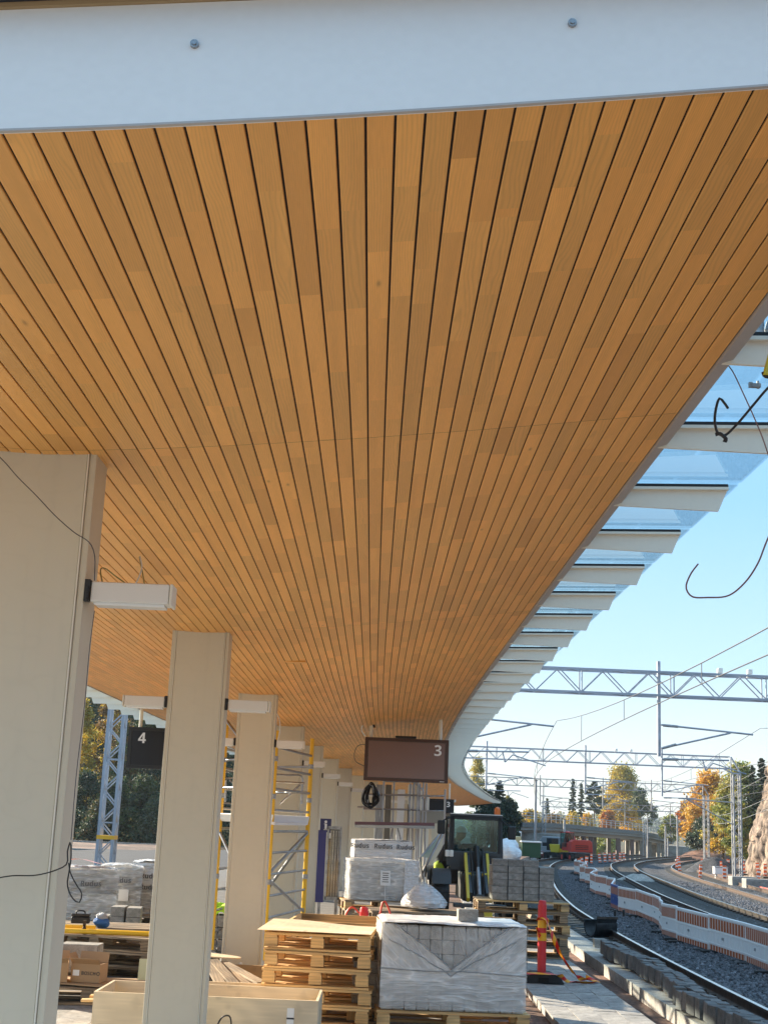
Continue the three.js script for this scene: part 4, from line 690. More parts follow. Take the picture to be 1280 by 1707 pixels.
// aluminium scaffold and stacked material further along
{
  const t = thing('scaffold_tower', 'bare aluminium scaffold with decks below the number 3 display', 'scaffold', [0, 0, 0]);
  const D = 34, g = (x0, y0, x1, y1, d, D0 = D, D1 = D0) => pipe(at(x0, y0, D0), at(x1, y1, D1), d);
  const low = y => y; for (const [x, dd] of [[640, D], [697, D], [657, D + 1.6], [706, D + 1.6]]) { const a = at(x, 1302, dd); part('post', pipe(V(a.x, 0, a.z), a, .05), M.alu, t); }
  for (const y of [1325, 1349]) for (const dd of [D, D + 1.6]) part('guard_rail', g(606, y - 1, 700, y + 1, .045, dd), M.alu, t);
  part('guard_rail', [g(596, 1345, 612, 1345, .04), g(640, 1302, 697, 1304, .04), tube([at(650, 1303, D), at(686, 1303, D), at(696, 1309, D), at(706, 1320, D), at(703, 1332, D)], .02, 20, 6)], M.alu, t);
  { const a = at(592, 1373, D), b = at(722, 1375, D); part('deck', [bar(a, b, .10, 1.4)], mat([.20, .10, .11], .7), t); part('deck_edge', bar(a.clone().add(V(0, -.06, .72)), b.clone().add(V(0, -.06, .72)), .07, .03), M.alu, t); }
  for (const [x0, x1] of [[662, 668], [655, 650]]) part('diagonal_brace', g(x0, 1378, x1, 1400, .04), M.alu, t);
  for (const [x, w] of [[684, .05], [690, .05], [700, .05], [711, .05]]) { const a = at(x, 1306, D + .5); part('standing_tube', pipe(V(a.x, .3, a.z), a, w), M.alu, t); }
  const c = thing('cable_coil', 'big black cable coil hanging on the far scaffold under the display', 'cable coil', at(618, 1326, 33)); for (let k = 0; k < 16; k++) { const rx = rr(.05, .22), ry = rr(.2, .32); part('coil_turn', tube(Array.from({ length: 13 }, (_, i) => { const a = i / 12 * 6.283; return V(Math.cos(a) * rx * (1 + .25 * Math.sin(a) * -1) + rr(-.01, .01), Math.sin(a) * ry + rr(-.02, .02), rr(-.06, .06)); }), .02, 40, 5), k % 5 === 3 ? M.alu : M.black, c); }
  // stacked panels, studs and the box core behind the scaffold
  const pan = thing('panel_stack', 'pale upright building panels stored behind the aluminium scaffold', 'panels', [0, 0, 0]);
  for (const [x, y0, w, m] of [[634, 1308, .22, M.galv], [648, 1308, .16, M.columnSeam], [669, 1316, .2, M.white], [684, 1308, .12, M.rib], [692, 1308, .10, M.ply], [702, 1318, .1, M.rib], [712, 1325, .12, M.rib], [678, 1340, .15, M.ply]]) { const a = at(x, y0, 36.5); part('panel', rbox(w, a.y, .1, .01).translate(a.x, a.y / 2, a.z), m, pan); }
  for (let k = 0; k < 7; k++) { const a = at(668 + k * 7, 1385, 37.2); part('panel', rbox(.10, a.y, .08, .01).translate(a.x, a.y / 2, a.z), [M.rib, M.alu, M.column][k % 3], pan); }
  const core = thing('service_core', 'plain beige wall panel of the kiosk behind the aluminium scaffold', 'kiosk wall', [at(705, 1350, 44).x + .1, 0, -44]); part('wall', box(1.8, 2.5, .1, 0, 1.25, 0), M.column, core); part('cornice', box(1.9, .08, .16, 0, 2.5, .02), M.rib, core); part('door', box(.8, 2.0, .03, -.2, 1.0, .065), M.ply, core);
  const bd = at(716, 1362, 36), bb = part('hoarding_board', box(.74, .32, .03), mat([.32, .28, .22], .8)); bb.position.copy(bd); tag(bb, 'brownish board hanging under a rail beside the far small display', 'board');
  const rp = part('guard_rail', [pipe(at(742, 1316, 32), V(at(742, 1316, 32).x, .2, -32), .05), pipe(at(700, 1327, 32), at(742, 1327, 32), .04), pipe(at(702, 1352, 32), at(742, 1352, 32), .04)], M.alu); tag(rp, 'slim aluminium post with two rails beside the loader cab', 'railing');
  // ladder / ramp leaning left of the loader
  const rm = thing('ramp_board', 'pale loading ramp board with metal edges leaning left of the loader', 'ramp', [0, 0, 0]); const q = [at(702, 1428, 27.5), at(727, 1396, 28), at(732, 1404, 28), at(714, 1430, 27.5)]; 
  part('board', (() => { const g = new THREE.BufferGeometry(); const v = [0, 1, 2, 0, 2, 3].flatMap(k => q[k].toArray()); g.setAttribute('position', new THREE.Float32BufferAttribute(v, 3)); g.setAttribute('uv', new THREE.Float32BufferAttribute([0, 0, 0, 1, 1, 1, 0, 0, 1, 1, 1, 0], 2)); g.computeVertexNormals(); return g; })(), mat([.42, .44, .34], .7), rm);
  part('edge_tube', [pipe(at(700, 1430, 27.5), at(738, 1384, 28), .04), pipe(at(696, 1470, 27), at(740, 1385, 27.6), .05), pipe(at(699, 1430, 27), at(704, 1466, 27), .05)], M.alu, rm);
}
// wheel loader, seen from the front
{
  const D = 25.5, k = F / D; const c0 = at(792, 1430, D), X = px => at(px, 1430, D).x - c0.x, Y = py => at(792, py, D).y;
  const t = thing('wheel_loader', 'dark compact wheel loader with yellow lift arms facing the camera', 'loader', [c0.x, 0, -D], .02);
  const base = Y(1500) - .0, roof = Y(1357), w = .96;
  // cab
  part('cab_roof', rbox(w + .04, .06, 1.1, .02, 0, roof - .03, -.55), M.loader, t); part('roof_edge', box(w + .02, .014, .02, 0, roof - .005, .0), M.lamp, t);
  for (const s of [-1, 1]) { part('pillar', bar(V(s * (w / 2 + .015), Y(1440), 0), V(s * (w / 2 - .02), roof - .05, -.02), .055), M.loader, t); part('pillar', bar(V(s * (w / 2 + .015), Y(1440), -1.0), V(s * (w / 2 - .02), roof - .05, -1.0), .055), M.loader, t); part('door_glass', box(.01, .62, .9, s * (w / 2 - .01), roof - .40, -.5), M.cabGlass, t); }
  part('windscreen', box(w - .08, .60, .012, 0, roof - .38, .015), M.clearGlass, t); part('rear_window', box(w - .2, .50, .012, 0, roof - .34, -1.02), M.clearGlass, t); for (const x of [-1, 1]) part('screen_frame', box(.05, .66, .05, x * (w / 2 - .045), roof - .38, .03), M.black, t); part('screen_frame', box(w - .02, .05, .05, 0, roof - .085, .03), M.black, t);
  part('rear_wall', [box(.08, .66, .03, -w / 2 + .06, roof - .40, -1.03), box(.08, .66, .03, w / 2 - .06, roof - .40, -1.03), box(w, .14, .03, 0, roof - .68, -1.04)], M.loader, t); part('window_bar', box(.02, .45, .02, .1, roof - .34, -1.0), M.lamp, t);
  part('seat', [rbox(.3, .26, .1, .03, -.05, roof - .68, -.75), rbox(.36, .1, .4, .03, 0, roof - .85, -.6)], M.black, t); part('steering_wheel', new THREE.TorusGeometry(.15, .016, 8, 20).rotateX(-1).translate(0, roof - .68, -.3), M.black, t);
  part('cab_front', rbox(w - .02, .36, .1, .02, 0, roof - .86, .0), M.loader, t); for (let i = 0; i < 5; i++) part('grille_slat', box(.3, .012, .03, .25, roof - .76 - i * .05, .06), M.steel, t);
  part('frame', rbox(.5, .5, 1.8, .04, 0, .62, -.4), M.loader, t); part('bonnet', rbox(.8, .5, .8, .06, 0, .85, -1.5), M.loader, t);
  // wheels
  for (const [s, z] of [[-1, .25], [1, .25], [-1, -1.35], [1, -1.35]]) { const wh = part('wheel', new THREE.LatheGeometry([[.2, -.14], [.36, -.15], [.42, -.12], [.43, 0], [.42, .12], [.36, .15], [.2, .14]].map(p => new THREE.Vector2(p[0], p[1])), 28).rotateZ(Math.PI / 2), M.rubber, t); wh.position.set(s * .66, .43, z); const tr = []; for (let i = 0; i < 24; i++) { const g = box(.13, .03, .05, .07 * (i % 2 ? 1 : -1), 0, 0); g.translate(0, .435, 0); g.rotateX(i / 24 * 6.283); tr.push(g); } part('tread', tr, M.rubber, wh); part('rim', cyl(.2, .2, .2, 0, 0, 0, 20).rotateZ(Math.PI / 2), M.lamp, wh); part('mudguard', grid(12, 1, (u, v) => { const a = .5 + 2.1 * u; return [-.17 + .34 * v, Math.sin(a) * .5, Math.cos(a) * .5]; }), M.loader, wh); }
  // loader arms, tilt cylinder, quick coupler
  for (const s of [-1, 1]) { const x = s * .20; part('lift_arm', [bar(V(x, Y(1425), .15), V(x, .42, .95), .05, .10)], M.loaderYellow, t); part('arm_plate', bar(V(x * .75, Y(1430), .1), V(x * .75, .5, .85), .05, .12), M.loader, t); part('cross_pin', rbox(.14, .06, .06, .02, s * .15, Y(1456), .5), M.loaderYellow, t); part('hydraulic_hose', tube([V(x * .6, Y(1415), .2), V(x * .5, Y(1440), .45), V(x * .55, Y(1470), .7), V(x * .4, .45, .9)], .015, 20, 6), M.black, t); }
  part('tilt_cylinder', [pipe(V(.01, Y(1412), .1), V(.01, Y(1450), .45), .10)], M.steel, t); part('tilt_rod', pipe(V(.01, Y(1445), .42), V(.01, .42, .92), .075), M.galv, t); part('rocker', [extrude([[-.05, 0], [.05, 0], [.16, -.14], [-.16, -.14]], .05, .005).translate(.01, .52, .92)], M.loader, t);
  part('coupler', [rbox(.95, .07, .09, .02, 0, .33, .98), box(.06, .32, .06, -.3, .2, 1.0), box(.06, .32, .06, .3, .2, 1.0)], M.loader, t); part('fork_plate', box(.5, .12, .04, -.02, .2, 1.02), M.loaderYellow, t);
  // mirrors, lights, beacon
  for (const [s, px, py] of [[-1, 733, 1381], [1, 851, 1386]]) { const x = X(px), y = Y(py) - 0; const mr = part('mirror', rbox(.15, .25, .07, .03, x, y, .1), M.black, t); part('mirror_arm', tube([V(s * .46, roof - .08, 0), V(x * .8, y + .17, .08), V(x, y + .1, .1)], .014, 16, 6), M.black, mr); }
  for (const x of [X(744), X(751)]) part('work_light', [rbox(.075, .12, .06, .015, x, Y(1424), .14)], M.lamp, t); part('light_bracket', box(.1, .3, .04, X(748), Y(1430), .1), M.loader, t);
  const bc = part('beacon', [cyl(.055, .06, .1, 0, 0, 0, 16), new THREE.SphereGeometry(.055, 16, 8, 0, 6.283, 0, 1.571).translate(0, .05, 0)], M.beacon, t); bc.position.set(X(828), Y(1353) + .0, -.1); part('beacon_stem', cyl(.02, .02, .1, 0, -.08, 0), M.black, bc);
}
// people: one continuous body each, built from joints
function person(label, pos, turn, J, bones, look, accessories) {
  const t = thing('person', label, 'person', pos, turn); const N = 72, mc = new MarchingCubes(N, M.hivis, false, false, 400000); const S = 2.1;            // field covers +-1.05 m
  const cen = V(0, .95, 0), f = mc.field, a = V(), b = V(), ab = V(), p = V(), k = .035;
  const B = bones.map(([i, j, r0, r1, c]) => ({ a: J[i], b: J[j], r0, r1, c }));
  const dist = (q, bo) => { ab.copy(bo.b).sub(bo.a); const h = Math.max(0, Math.min(1, p.copy(q).sub(bo.a).dot(ab) / ab.lengthSq())); return p.copy(q).sub(bo.a).addScaledVector(ab, -h).length() - (bo.r0 + (bo.r1 - bo.r0) * h); };
  const q = V(); for (let z = 0; z < N; z++) for (let y = 0; y < N; y++) for (let x = 0; x < N; x++) { q.set((x / N - .5) * S + cen.x, (y / N - .5) * S + cen.y, (z / N - .5) * S + cen.z); let d = 1e3; for (const bo of B) { const e = dist(q, bo), h = Math.max(0, Math.min(1, .5 + .5 * (d - e) / k)); d = d + (e - d) * h - k * h * (1 - h); } f[x + y * N + z * N * N] = -d; }
  mc.isolation = 0; mc.update(); const n = mc.count, pos2 = [], col = [];
  for (let i = 0; i < n; i++) { q.set(mc.positionArray[i * 3] * S / 2 + cen.x, mc.positionArray[i * 3 + 1] * S / 2 + cen.y, mc.positionArray[i * 3 + 2] * S / 2 + cen.z); pos2.push(q.x, q.y, q.z); let best = 1e3, c = [1, 1, 1]; for (const bo of B) { const e = dist(q, bo); if (e < best) { best = e; c = bo.c; } } col.push(...c); }
  const g = new THREE.BufferGeometry(); g.setAttribute('position', new THREE.Float32BufferAttribute(pos2, 3)); g.setAttribute('color', new THREE.Float32BufferAttribute(col, 3)); g.setAttribute('normal', new THREE.Float32BufferAttribute(Array.from(mc.normalArray.slice(0, n * 3)), 3)); g.computeVertexNormals();
  part('body', g, new THREE.MeshStandardMaterial({ vertexColors: true, roughness: .8, side: THREE.DoubleSide }), t); accessories(t, J); return t;
}
{
  const DK = [.028, .03, .036], HV = [.50, .66, .05], SK = [.5, .3, .22], BK = [.02, .02, .02];
  const mk = (bend) => { const J = { hip: V(0, .95, 0), chest: V(0, .95 + .36 * Math.cos(bend), .36 * Math.sin(bend)), neck: V(0, .95 + .53 * Math.cos(bend), .53 * Math.sin(bend) + .01) }; J.head = J.neck.clone().add(V(0, .16 * Math.cos(bend * .6), .05 + .14 * Math.sin(bend * .6))); J.brow = J.head.clone().add(V(0, .06, .01));
    for (const [s, n] of [[-1, 'L'], [1, 'R']]) { J['hip' + n] = V(s * .095, .92, 0); J['knee' + n] = V(s * .12, .50, .06 * (s > 0 ? 1 : .2)); J['ank' + n] = V(s * .13, .09, -.02 + .05 * s); J['toe' + n] = V(s * .15, .045, .17 + .05 * s); J['sh' + n] = J.neck.clone().add(V(s * .17, -.06, 0)); J['el' + n] = J['sh' + n].clone().add(V(s * .06, -.25, .08 + .1 * bend)); J['wr' + n] = J['el' + n].clone().add(V(-s * .05, -.12, .21)); J['palm' + n] = J['wr' + n].clone().add(V(-s * .01, -.03, .08)); for (let k = 0; k < 4; k++) { J['f' + k + n] = J['palm' + n].clone().add(V((k - 1.5) * .02, -.05, .07 - .008 * Math.abs(k - 1))); J['r' + k + n] = J['palm' + n].clone().add(V((k - 1.5) * .02, -.005, .02)); } J['th' + n] = J['palm' + n].clone().add(V(-s * .05, .0, .04)); } return J; };
  const bones = (top, leg) => { const b = [['hip', 'chest', .135, .16, top], ['chest', 'neck', .155, .075, top], ['neck', 'head', .055, .085, SK], ['head', 'brow', .085, .088, SK]]; for (const n of ['L', 'R']) { b.push(['hip' + n, 'knee' + n, .095, .065, leg], ['knee' + n, 'ank' + n, .068, .05, leg], ['ank' + n, 'toe' + n, .05, .04, BK], ['sh' + n, 'el' + n, .062, .048, top], ['el' + n, 'wr' + n, .048, .034, top], ['wr' + n, 'palm' + n, .03, .034, SK], ['palm' + n, 'th' + n, .016, .011, SK]); for (let k = 0; k < 4; k++) b.push(['r' + k + n, 'f' + k + n, .011, .009, SK]); } return b; };
  const acc = (hm, vest) => (t, J) => { part('helmet', [new THREE.SphereGeometry(.118, 20, 10, 0, 6.283, 0, 1.6).translate(J.brow.x, J.brow.y - .005, J.brow.z), cyl(.125, .13, .012, J.brow.x, J.brow.y - .01, J.brow.z + .02, 20)], hm, t); const fc = J.head; part('face', [new THREE.SphereGeometry(.014, 8, 6).translate(fc.x, fc.y + .0, fc.z + .088), ...[-1, 1].map(s => new THREE.SphereGeometry(.009, 8, 6).translate(s * .032, fc.y + .025, fc.z + .08))], M.skin, t); if (vest) part('reflective_stripe', [cyl(.172, .172, .05, 0, 0, 0, 20).scale(1, 1, .9).translate(J.chest.x, J.chest.y - .1, J.chest.z)], M.lamp, t); };
  const p = at(734, 1430, 26.7); person('worker in black jacket and yellow-green trousers standing left of the loader cab', [p.x, 0, -26.7], 1.2, mk(.6), bones(DK, HV), 0, acc(M.white, false));
  const q = at(905, 1424, 150); person('far worker in a bright green vest standing left of the red excavator', [q.x, groundH(q.x, 150), -150], .4, mk(.02), bones(HV, DK), 0, acc(M.white, true));
}
// vehicles and sacks beyond the loader
{
  const van = (label, px, D, len, hgt, wid, body, turn, kind) => {
    const q = at(px, 1430, D), t = thing(kind === 'pickup' ? 'pickup_truck' : 'delivery_van', label, kind === 'pickup' ? 'pickup' : 'van', [q.x, groundH(q.x, D) + .08, -D], turn);
    const low = [[-len / 2, .35], [-len / 2, .95], [len * .12, 1.0], [len * .36, .95], [len / 2, .82], [len / 2, .35]];
    part('body', extrude(low, wid - .1, .05).translate(0, 0, -wid / 2 + .05), body, t);
    const cabin = kind === 'pickup' ? [[-len * .1, .98], [-len * .06, hgt - .1], [len * .10, hgt - .06], [len * .24, 1.0]] : [[-len * .48, .95], [-len * .47, hgt - .05], [len * .12, hgt], [len * .3, .98]];
    part('cabin', extrude(cabin, wid - .22, .05).translate(0, 0, -wid / 2 + .11), body, t); part('windscreen', bar(V(len * (kind === 'pickup' ? .245 : .295), 1.04, 0), V(len * (kind === 'pickup' ? .115 : .14), hgt - .12, 0), .012, wid - .3), M.cabGlass, t);
    for (const s of [-1, 1]) { part('side_window', box(len * .14, .36, .02, len * .05, 1.24, s * (wid / 2 - .045)), M.screenDark, t); part('headlight', rbox(.05, .13, .3, .02, len / 2 + .03, .72, s * (wid / 2 - .25)), M.lamp, t); for (const x of [-len * .32, len * .32]) { const w = part('wheel', cyl(.32, .32, .22, 0, 0, 0, 24).rotateX(Math.PI / 2), M.rubber, t); w.position.set(x, .34, s * (wid / 2 - .1)); part('rim', cyl(.19, .19, .23, 0, 0, 0, 16).rotateX(Math.PI / 2), M.alu, w); } }
    part('grille', box(.02, .16, wid - .9, len / 2 + .05, .66, 0), M.black, t); part('bumper', rbox(.12, .18, wid - .1, .04, len / 2 + .02, .42, 0), M.black, t); return t;
  };
  van('dark red pickup truck parked among the rubble beyond the grey slabs', 872, 104, 4.4, 1.45, 1.7, mat([.08, .012, .02], .4), -1.2, 'pickup').scale.setScalar(.85);
  van('small white van parked far behind the loader mirror', 842, 118, 4.8, 2.1, 1.9, M.white, -1.9, 'van');
  van('grey van parked beside the far worker', 918, 142, 4.8, 2.0, 1.9, mat([.25, .27, .29], .4), 2.6, 'van');
  const cr = at(884, 1412, 94), ct = thing('material_crate', 'dark green crate with white lid standing behind the red pickup', 'crate', [cr.x, groundH(cr.x, 94), -94]); part('body', rbox(1.3, 1.0, 1, .03, 0, 1.0, 0), mat([.03, .08, .035], .6), ct); part('lid', rbox(1.4, .1, 1.1, .03, 0, 1.55, 0), M.white, ct); part('leg', [box(.1, .5, .1, -.5, .25, 0), box(.1, .5, .1, .5, .25, 0)], M.galv, ct);
  const yb = at(862, 1406, 96), yt = thing('material_crate', 'pale yellow crate tilted beside the dark green crate', 'crate', [yb.x, groundH(yb.x, 96), -96], .3); part('body', rbox(.7, .7, .7, .03, 0, 1.5, 0).rotateZ(.12), mat([.65, .52, .28], .6), yt); part('stand', box(.8, 1.1, .8, 0, .55, 0), M.galv, yt);
  for (const [px, py, D, s, l] of [[838, 1420, 40, .42, 'upper'], [851, 1425, 39, .30, 'lower'], [846, 1412, 40.6, .3, 'topmost']]) { const c = at(px, py, D), g = new THREE.IcosahedronGeometry(s, 4), pp = g.attributes.position; for (let i = 0; i < pp.count; i++) { const f = 1 + .55 * (fbm(pp.getX(i) * 4 + px, pp.getY(i) * 4 + pp.getZ(i) * 5) - .5); pp.setXYZ(i, pp.getX(i) * f, pp.getY(i) * f * .8, pp.getZ(i) * f); } g.computeVertexNormals(); const m = part('white_sack', g, M.filmWhite); m.position.copy(c); tag(m, l + ' crumpled white sack of the pile right of the loader cab', 'sack'); }
  const sc = thing('skip_container', 'grey material skip below the white sacks right of the loader', 'skip', [at(843, 1440, 40).x, 0, -40]); part('tub', extrude([[-.5, 0], [.5, 0], [.6, .62], [-.6, .62]], 1.0, .01).translate(0, 0, -.5), M.galv, sc); part('rim', box(1.26, .05, 1.1, 0, .63, 0), M.steel, sc);
}

// ═════════ TRACKSIDE ═════════
// white and orange barrier fence between the tracks
{
  const L = 2.2, H = .76;
  const proto = thing('road_barrier', 'x', 'barrier', [0, 0, 0], 0, 'white and orange barrier panels between the tracks');
  const build = (t, main, band) => {
    part('panel', box(L - .06, H - .12, .028, 0, H / 2 + .02, 0), main, t);
    for (const s of [-1, 1]) { part('orange_band', box(L - .12, .21, .006, 0, H - .175, s * .016), band, t); part('lower_band', box(L - .12, .10, .006, 0, .12, s * .016), band, t); }
    const ribs = []; for (let i = 0; i < 13; i++) ribs.push(box(.026, H - .1, .040, -L / 2 + .1 + i * (L - .2) / 12, H / 2 + .02, 0)); part('upright_rib', ribs, main, t).userData.kind = 'stuff';
    part('top_rail', rbox(L - .02, .06, .05, .012, 0, H - .03, 0), main, t); part('middle_rail', box(L - .04, .03, .044, 0, H * .58, 0), main, t); part('lower_rail', box(L - .04, .03, .044, 0, .20, 0), main, t);
    part('hand_slot', box(.09, .05, .07, .2, H * .45, 0), M.galv, t);
    for (const s of [-1, 1]) part('foot', rbox(.2, .07, .5, .02, s * (L / 2 - .25), .035, 0), M.rubber, t);
  };
  build(proto, M.white, mat([.38, .09, .015], .6));
  const blue = thing('road_barrier', 'blue barrier panel among the white ones beside the excavator bucket', 'barrier', [0, 0, 0], 0); build(blue, mat([.04, .09, .30], .5), mat([.5, .17, .06], .5));
  let D = 21.8, i = 0, off = 7.75;
  while (D < 78) {
    const o0 = 7.78 + .26 * Math.sin(D * .55), p0 = P(D, o0, -.60), p1 = P(D + L, 7.78 + .26 * Math.sin((D + L) * .55), -.60), p = p0.clone().lerp(p1, .5), tw = Math.atan2(p1.x - p0.x, -(p1.z - p0.z));
    const isBlue = i === 9, lab = (i === 0 ? 'nearest white and orange barrier panel, cut by the right frame edge' : 'white barrier panel with orange bands, number ' + (i + 1) + ' from the right frame edge').replace(/number (\d+)/, (_, n) => ['first', 'second', 'third', 'fourth', 'fifth', 'sixth', 'seventh', 'eighth', 'ninth', 'tenth', 'eleventh', 'twelfth', 'thirteenth', 'fourteenth', 'fifteenth', 'sixteenth', 'seventeenth', 'eighteenth', 'nineteenth', 'twentieth', 'twenty-first', 'twenty-second', 'twenty-third', 'twenty-fourth', 'twenty-fifth', 'twenty-sixth'][n - 1]);
    const o2 = isBlue ? blue : i === 0 ? proto : copyOf(proto, lab); if (i === 0) o2.userData.label = lab; o2.position.copy(p); o2.rotation.y = Math.PI / 2 - tw; o2.rotation.x = rr(-.03, .03);
    D += L * 1.0; i++;
  }
}
// excavator bucket left on the ballast
{
  const p = at(1016, 1544, 30.5), t = thing('digger_bucket', 'dark steel digger bucket lying on the ballast beside the near rail', 'bucket', [p.x, -.57, -30.5], -.25);
  const R0 = .27, arc = (r, n, out) => { for (let k = 0; k <= n; k++) { const an = -3.5 + 3.7 * k / n; out.push([r * Math.cos(an), .29 + r * Math.sin(an)]); } return out; };
  const outer = arc(R0, 20, []), shell = outer.concat([[R0 + .05, .46]], arc(R0 - .025, 20, []).reverse());
  const place = g => g.rotateY(-.95);
  part('shell', place(extrude(shell, .5, .003)), M.steel, t);
  part('side_plate', place(extrude(outer, .02, .003).translate(0, 0, -.022)), M.steel, t); part('cutting_edge', place(box(.02, .05, .52, R0 + .045, .45, .25)), M.rust, t);
  part('lug', [box(.05, .14, .14, .12, .55, .08), box(.05, .14, .14, .3, .55, -.02)], M.steel, t);
}
// catenary gantries
function lattice(p0, p1, wx, wz, step, d, dd) {            // square lattice boom between two points; wx across, wz along the track
  const n = Math.round(p0.distanceTo(p1) / step), chord = [], web = [], dir = p1.clone().sub(p0).normalize(), up = Math.abs(dir.y) > .7 ? V(1, 0, 0) : V(0, 1, 0), zz = V(0, 0, 1);
  const c = (t, a, b) => p0.clone().lerp(p1, t).addScaledVector(up, a * wx / 2).addScaledVector(zz, b * wz / 2);
  for (const a of [-1, 1]) for (const b of [-1, 1]) chord.push(bar(c(0, a, b), c(1, a, b), d));
  for (let i = 0; i < n; i++) { const t0 = i / n, t1 = (i + 1) / n, s = i % 2 ? 1 : -1; for (const b of [-1, 1]) web.push(bar(c(t0, s, b), c(t1, -s, b), dd)); for (const a of [-1, 1]) web.push(bar(c(t0, a, s), c(t1, a, -s), dd)); if (i % 4 === 0) for (const b of [-1, 1]) web.push(bar(c(t0, -1, b), c(t0, 1, b), dd)); }
  return [chord, web];
}
const gantD = [35.5, 72, 114, 158, 205];
const gantName = ['nearest steel overhead line gantry crossing above the tracks', 'second overhead line gantry ending at the big right mast', 'third overhead line gantry beyond the second', 'fourth overhead line gantry far along the curve', 'farthest thin overhead line gantry near the bridge'];
const armT = [];
gantD.forEach((D, gi) => {
  const g0 = groundH(xm(D) + 18.5, D), t = thing('overhead_gantry', gantName[gi], 'gantry', [0, 0, 0], 0, 'overhead line gantries');
  const top = 5.62 + (gi > 2 ? -.9 * (gi - 2) : 0), bh = .62, xl = xm(D) - (gi ? 6.7 : 6.33), xr = xm(D) + (gi === 1 ? 15.75 : 16.4), z = -D, cols = gi < 2 ? M.galvBlue : M.galv;
  const [ch, wb] = lattice(V(xl, top, z), V(xr, top, z), bh, .42, .62, .055, .028); part('beam_chord', ch, cols, t); part('beam_lattice', wb, cols, t);
  for (const [x, nm] of [[xl, 'l'], [xr + .35, 'r']]) {
    const gy = x < 0 ? -.4 : g0; const [c2, w2] = lattice(V(x, gy + .2, z), V(x, top - .55, z), .38, .42, .42, .075, .032);
    part('mast_chord', c2, nm === 'l' && gi === 0 ? M.galvBlue : M.galv, t); part('mast_lattice', w2, nm === 'l' && gi === 0 ? M.galvBlue : M.galv, t);
    part('corner_brace', [bar(V(x - .2, top - .55, z + .2), V(x - .2 - (nm === 'r' ? .55 : -.55), top - .3, z + .2), .07), bar(V(x + .2, top - .5, z + .2), V(x - (nm === 'r' ? .3 : -.3), top + .31, z + .2), .07), bar(V(x - .2, top - .55, z + .21), V(x + .2, top - .55, z + .21), .08), bar(V(x - .2, top + .3, z - .2), V(x - .2, top - .5, z - .2), .06)], cols, t);
    part('foundation', rbox(.8, 1.0, .9, .03, x, gy - .2, z), M.concrete, t);
    if (nm === 'l' && gi === 0) part('yellow_band', box(.46, .1, .5, x, 1.05, z), M.yellow, t);
  }
  // posts hanging from the beam, with cantilever arms and insulators
  [[5.35, 0], [10.65, 1], [14.75, 2]].forEach(([o, k]) => {
    const x = xm(D) + o - 2.6 + (gi === 0 && k === 1 ? -.0 : 0); if (k === 2 && gi === 0) return;
    const h = part('hanging_post', pipe(V(x, top + .62, z), V(x, 3.72 - (gi > 2 ? .9 * (gi - 2) : 0), z), .10), cols, t);
    const y0 = 4.55 - (gi > 2 ? .9 * (gi - 2) : 0), A = (x0, a, x1, b, d = .05) => pipe(V(x + x0, y0 + a, z), V(x + x1, y0 + b, z), d);
    part('cantilever_arm', [A(.06, .0, 2.5, -.16)], cols, t); part('cantilever_arm', A(.06, -.62, 1.9, -.14), cols, t); part('registration_arm', A(.06, -.9, 1.85, -.86, .045), cols, t);
    for (const g of [A(.1, -.01, .5, -.03, .075), A(.1, -.61, .45, -.5, .075), A(.1, -.9, .5, -.89, .075)]) part('insulator', g, M.galv, t); part('steady_arm', [A(1.15, -.88, 1.22, -1.15, .04), A(1.22, -1.15, 1.42, -.95, .035), A(1.42, -.95, 2.3, -1.2, .03)], cols, t);
  });
  if (gi < 2) for (const x of [xm(D) + 9.7, xm(D) + 10.5]) part('beam_lamp', [box(.12, .12, .12, x, top + .44, z), box(.06, .2, .06, x - .05, top + .38, z)], M.lamp, t);
});
// overhead wires over each track
for (const [o, k] of [[5.35, 0], [10.65, 1], [14.75, 2]]) {
  const t = thing('overhead_wire', ['overhead contact line above the near track', 'overhead contact line above the middle track', 'overhead contact line above the far track'][k], 'overhead line');
  const drop = D => D > 116 ? -.9 * (D - 116) / 45 : 0, Ds = [-1.0, ...gantD];
  const span = (f, r) => { const L = []; for (let s = 0; s < Ds.length - 1; s++) { const a = Ds[s], b = Ds[s + 1], pts = []; for (let i = 0; i <= 10; i++) { const D = a + (b - a) * i / 10; pts.push(f(D, i / 10, s)); } L.push(tube(pts, r, 16, 5)); } return L; };
  const cy = 3.62, my = 4.52, con = (D) => { const p = P(D, o - .05, cy + drop(D)); return p; }, mes = (D, u) => P(D, o - .05, my + drop(D) - 2.1 * u * (1 - u) * 1.2);
  part('contact_wire', span((D) => con(D), .008), M.wire, t); part('messenger_wire', span((D, u) => mes(D, u), .008), M.wire, t);
  const dr = []; for (let s = 0; s < 4; s++) for (let i = 1; i < 6; i++) { const u = i / 6, D = Ds[s] + (Ds[s + 1] - Ds[s]) * u; dr.push(pipe(con(D), mes(D, u), .012)); } part('dropper', dr, M.wire, t).userData.kind = 'stuff';
}
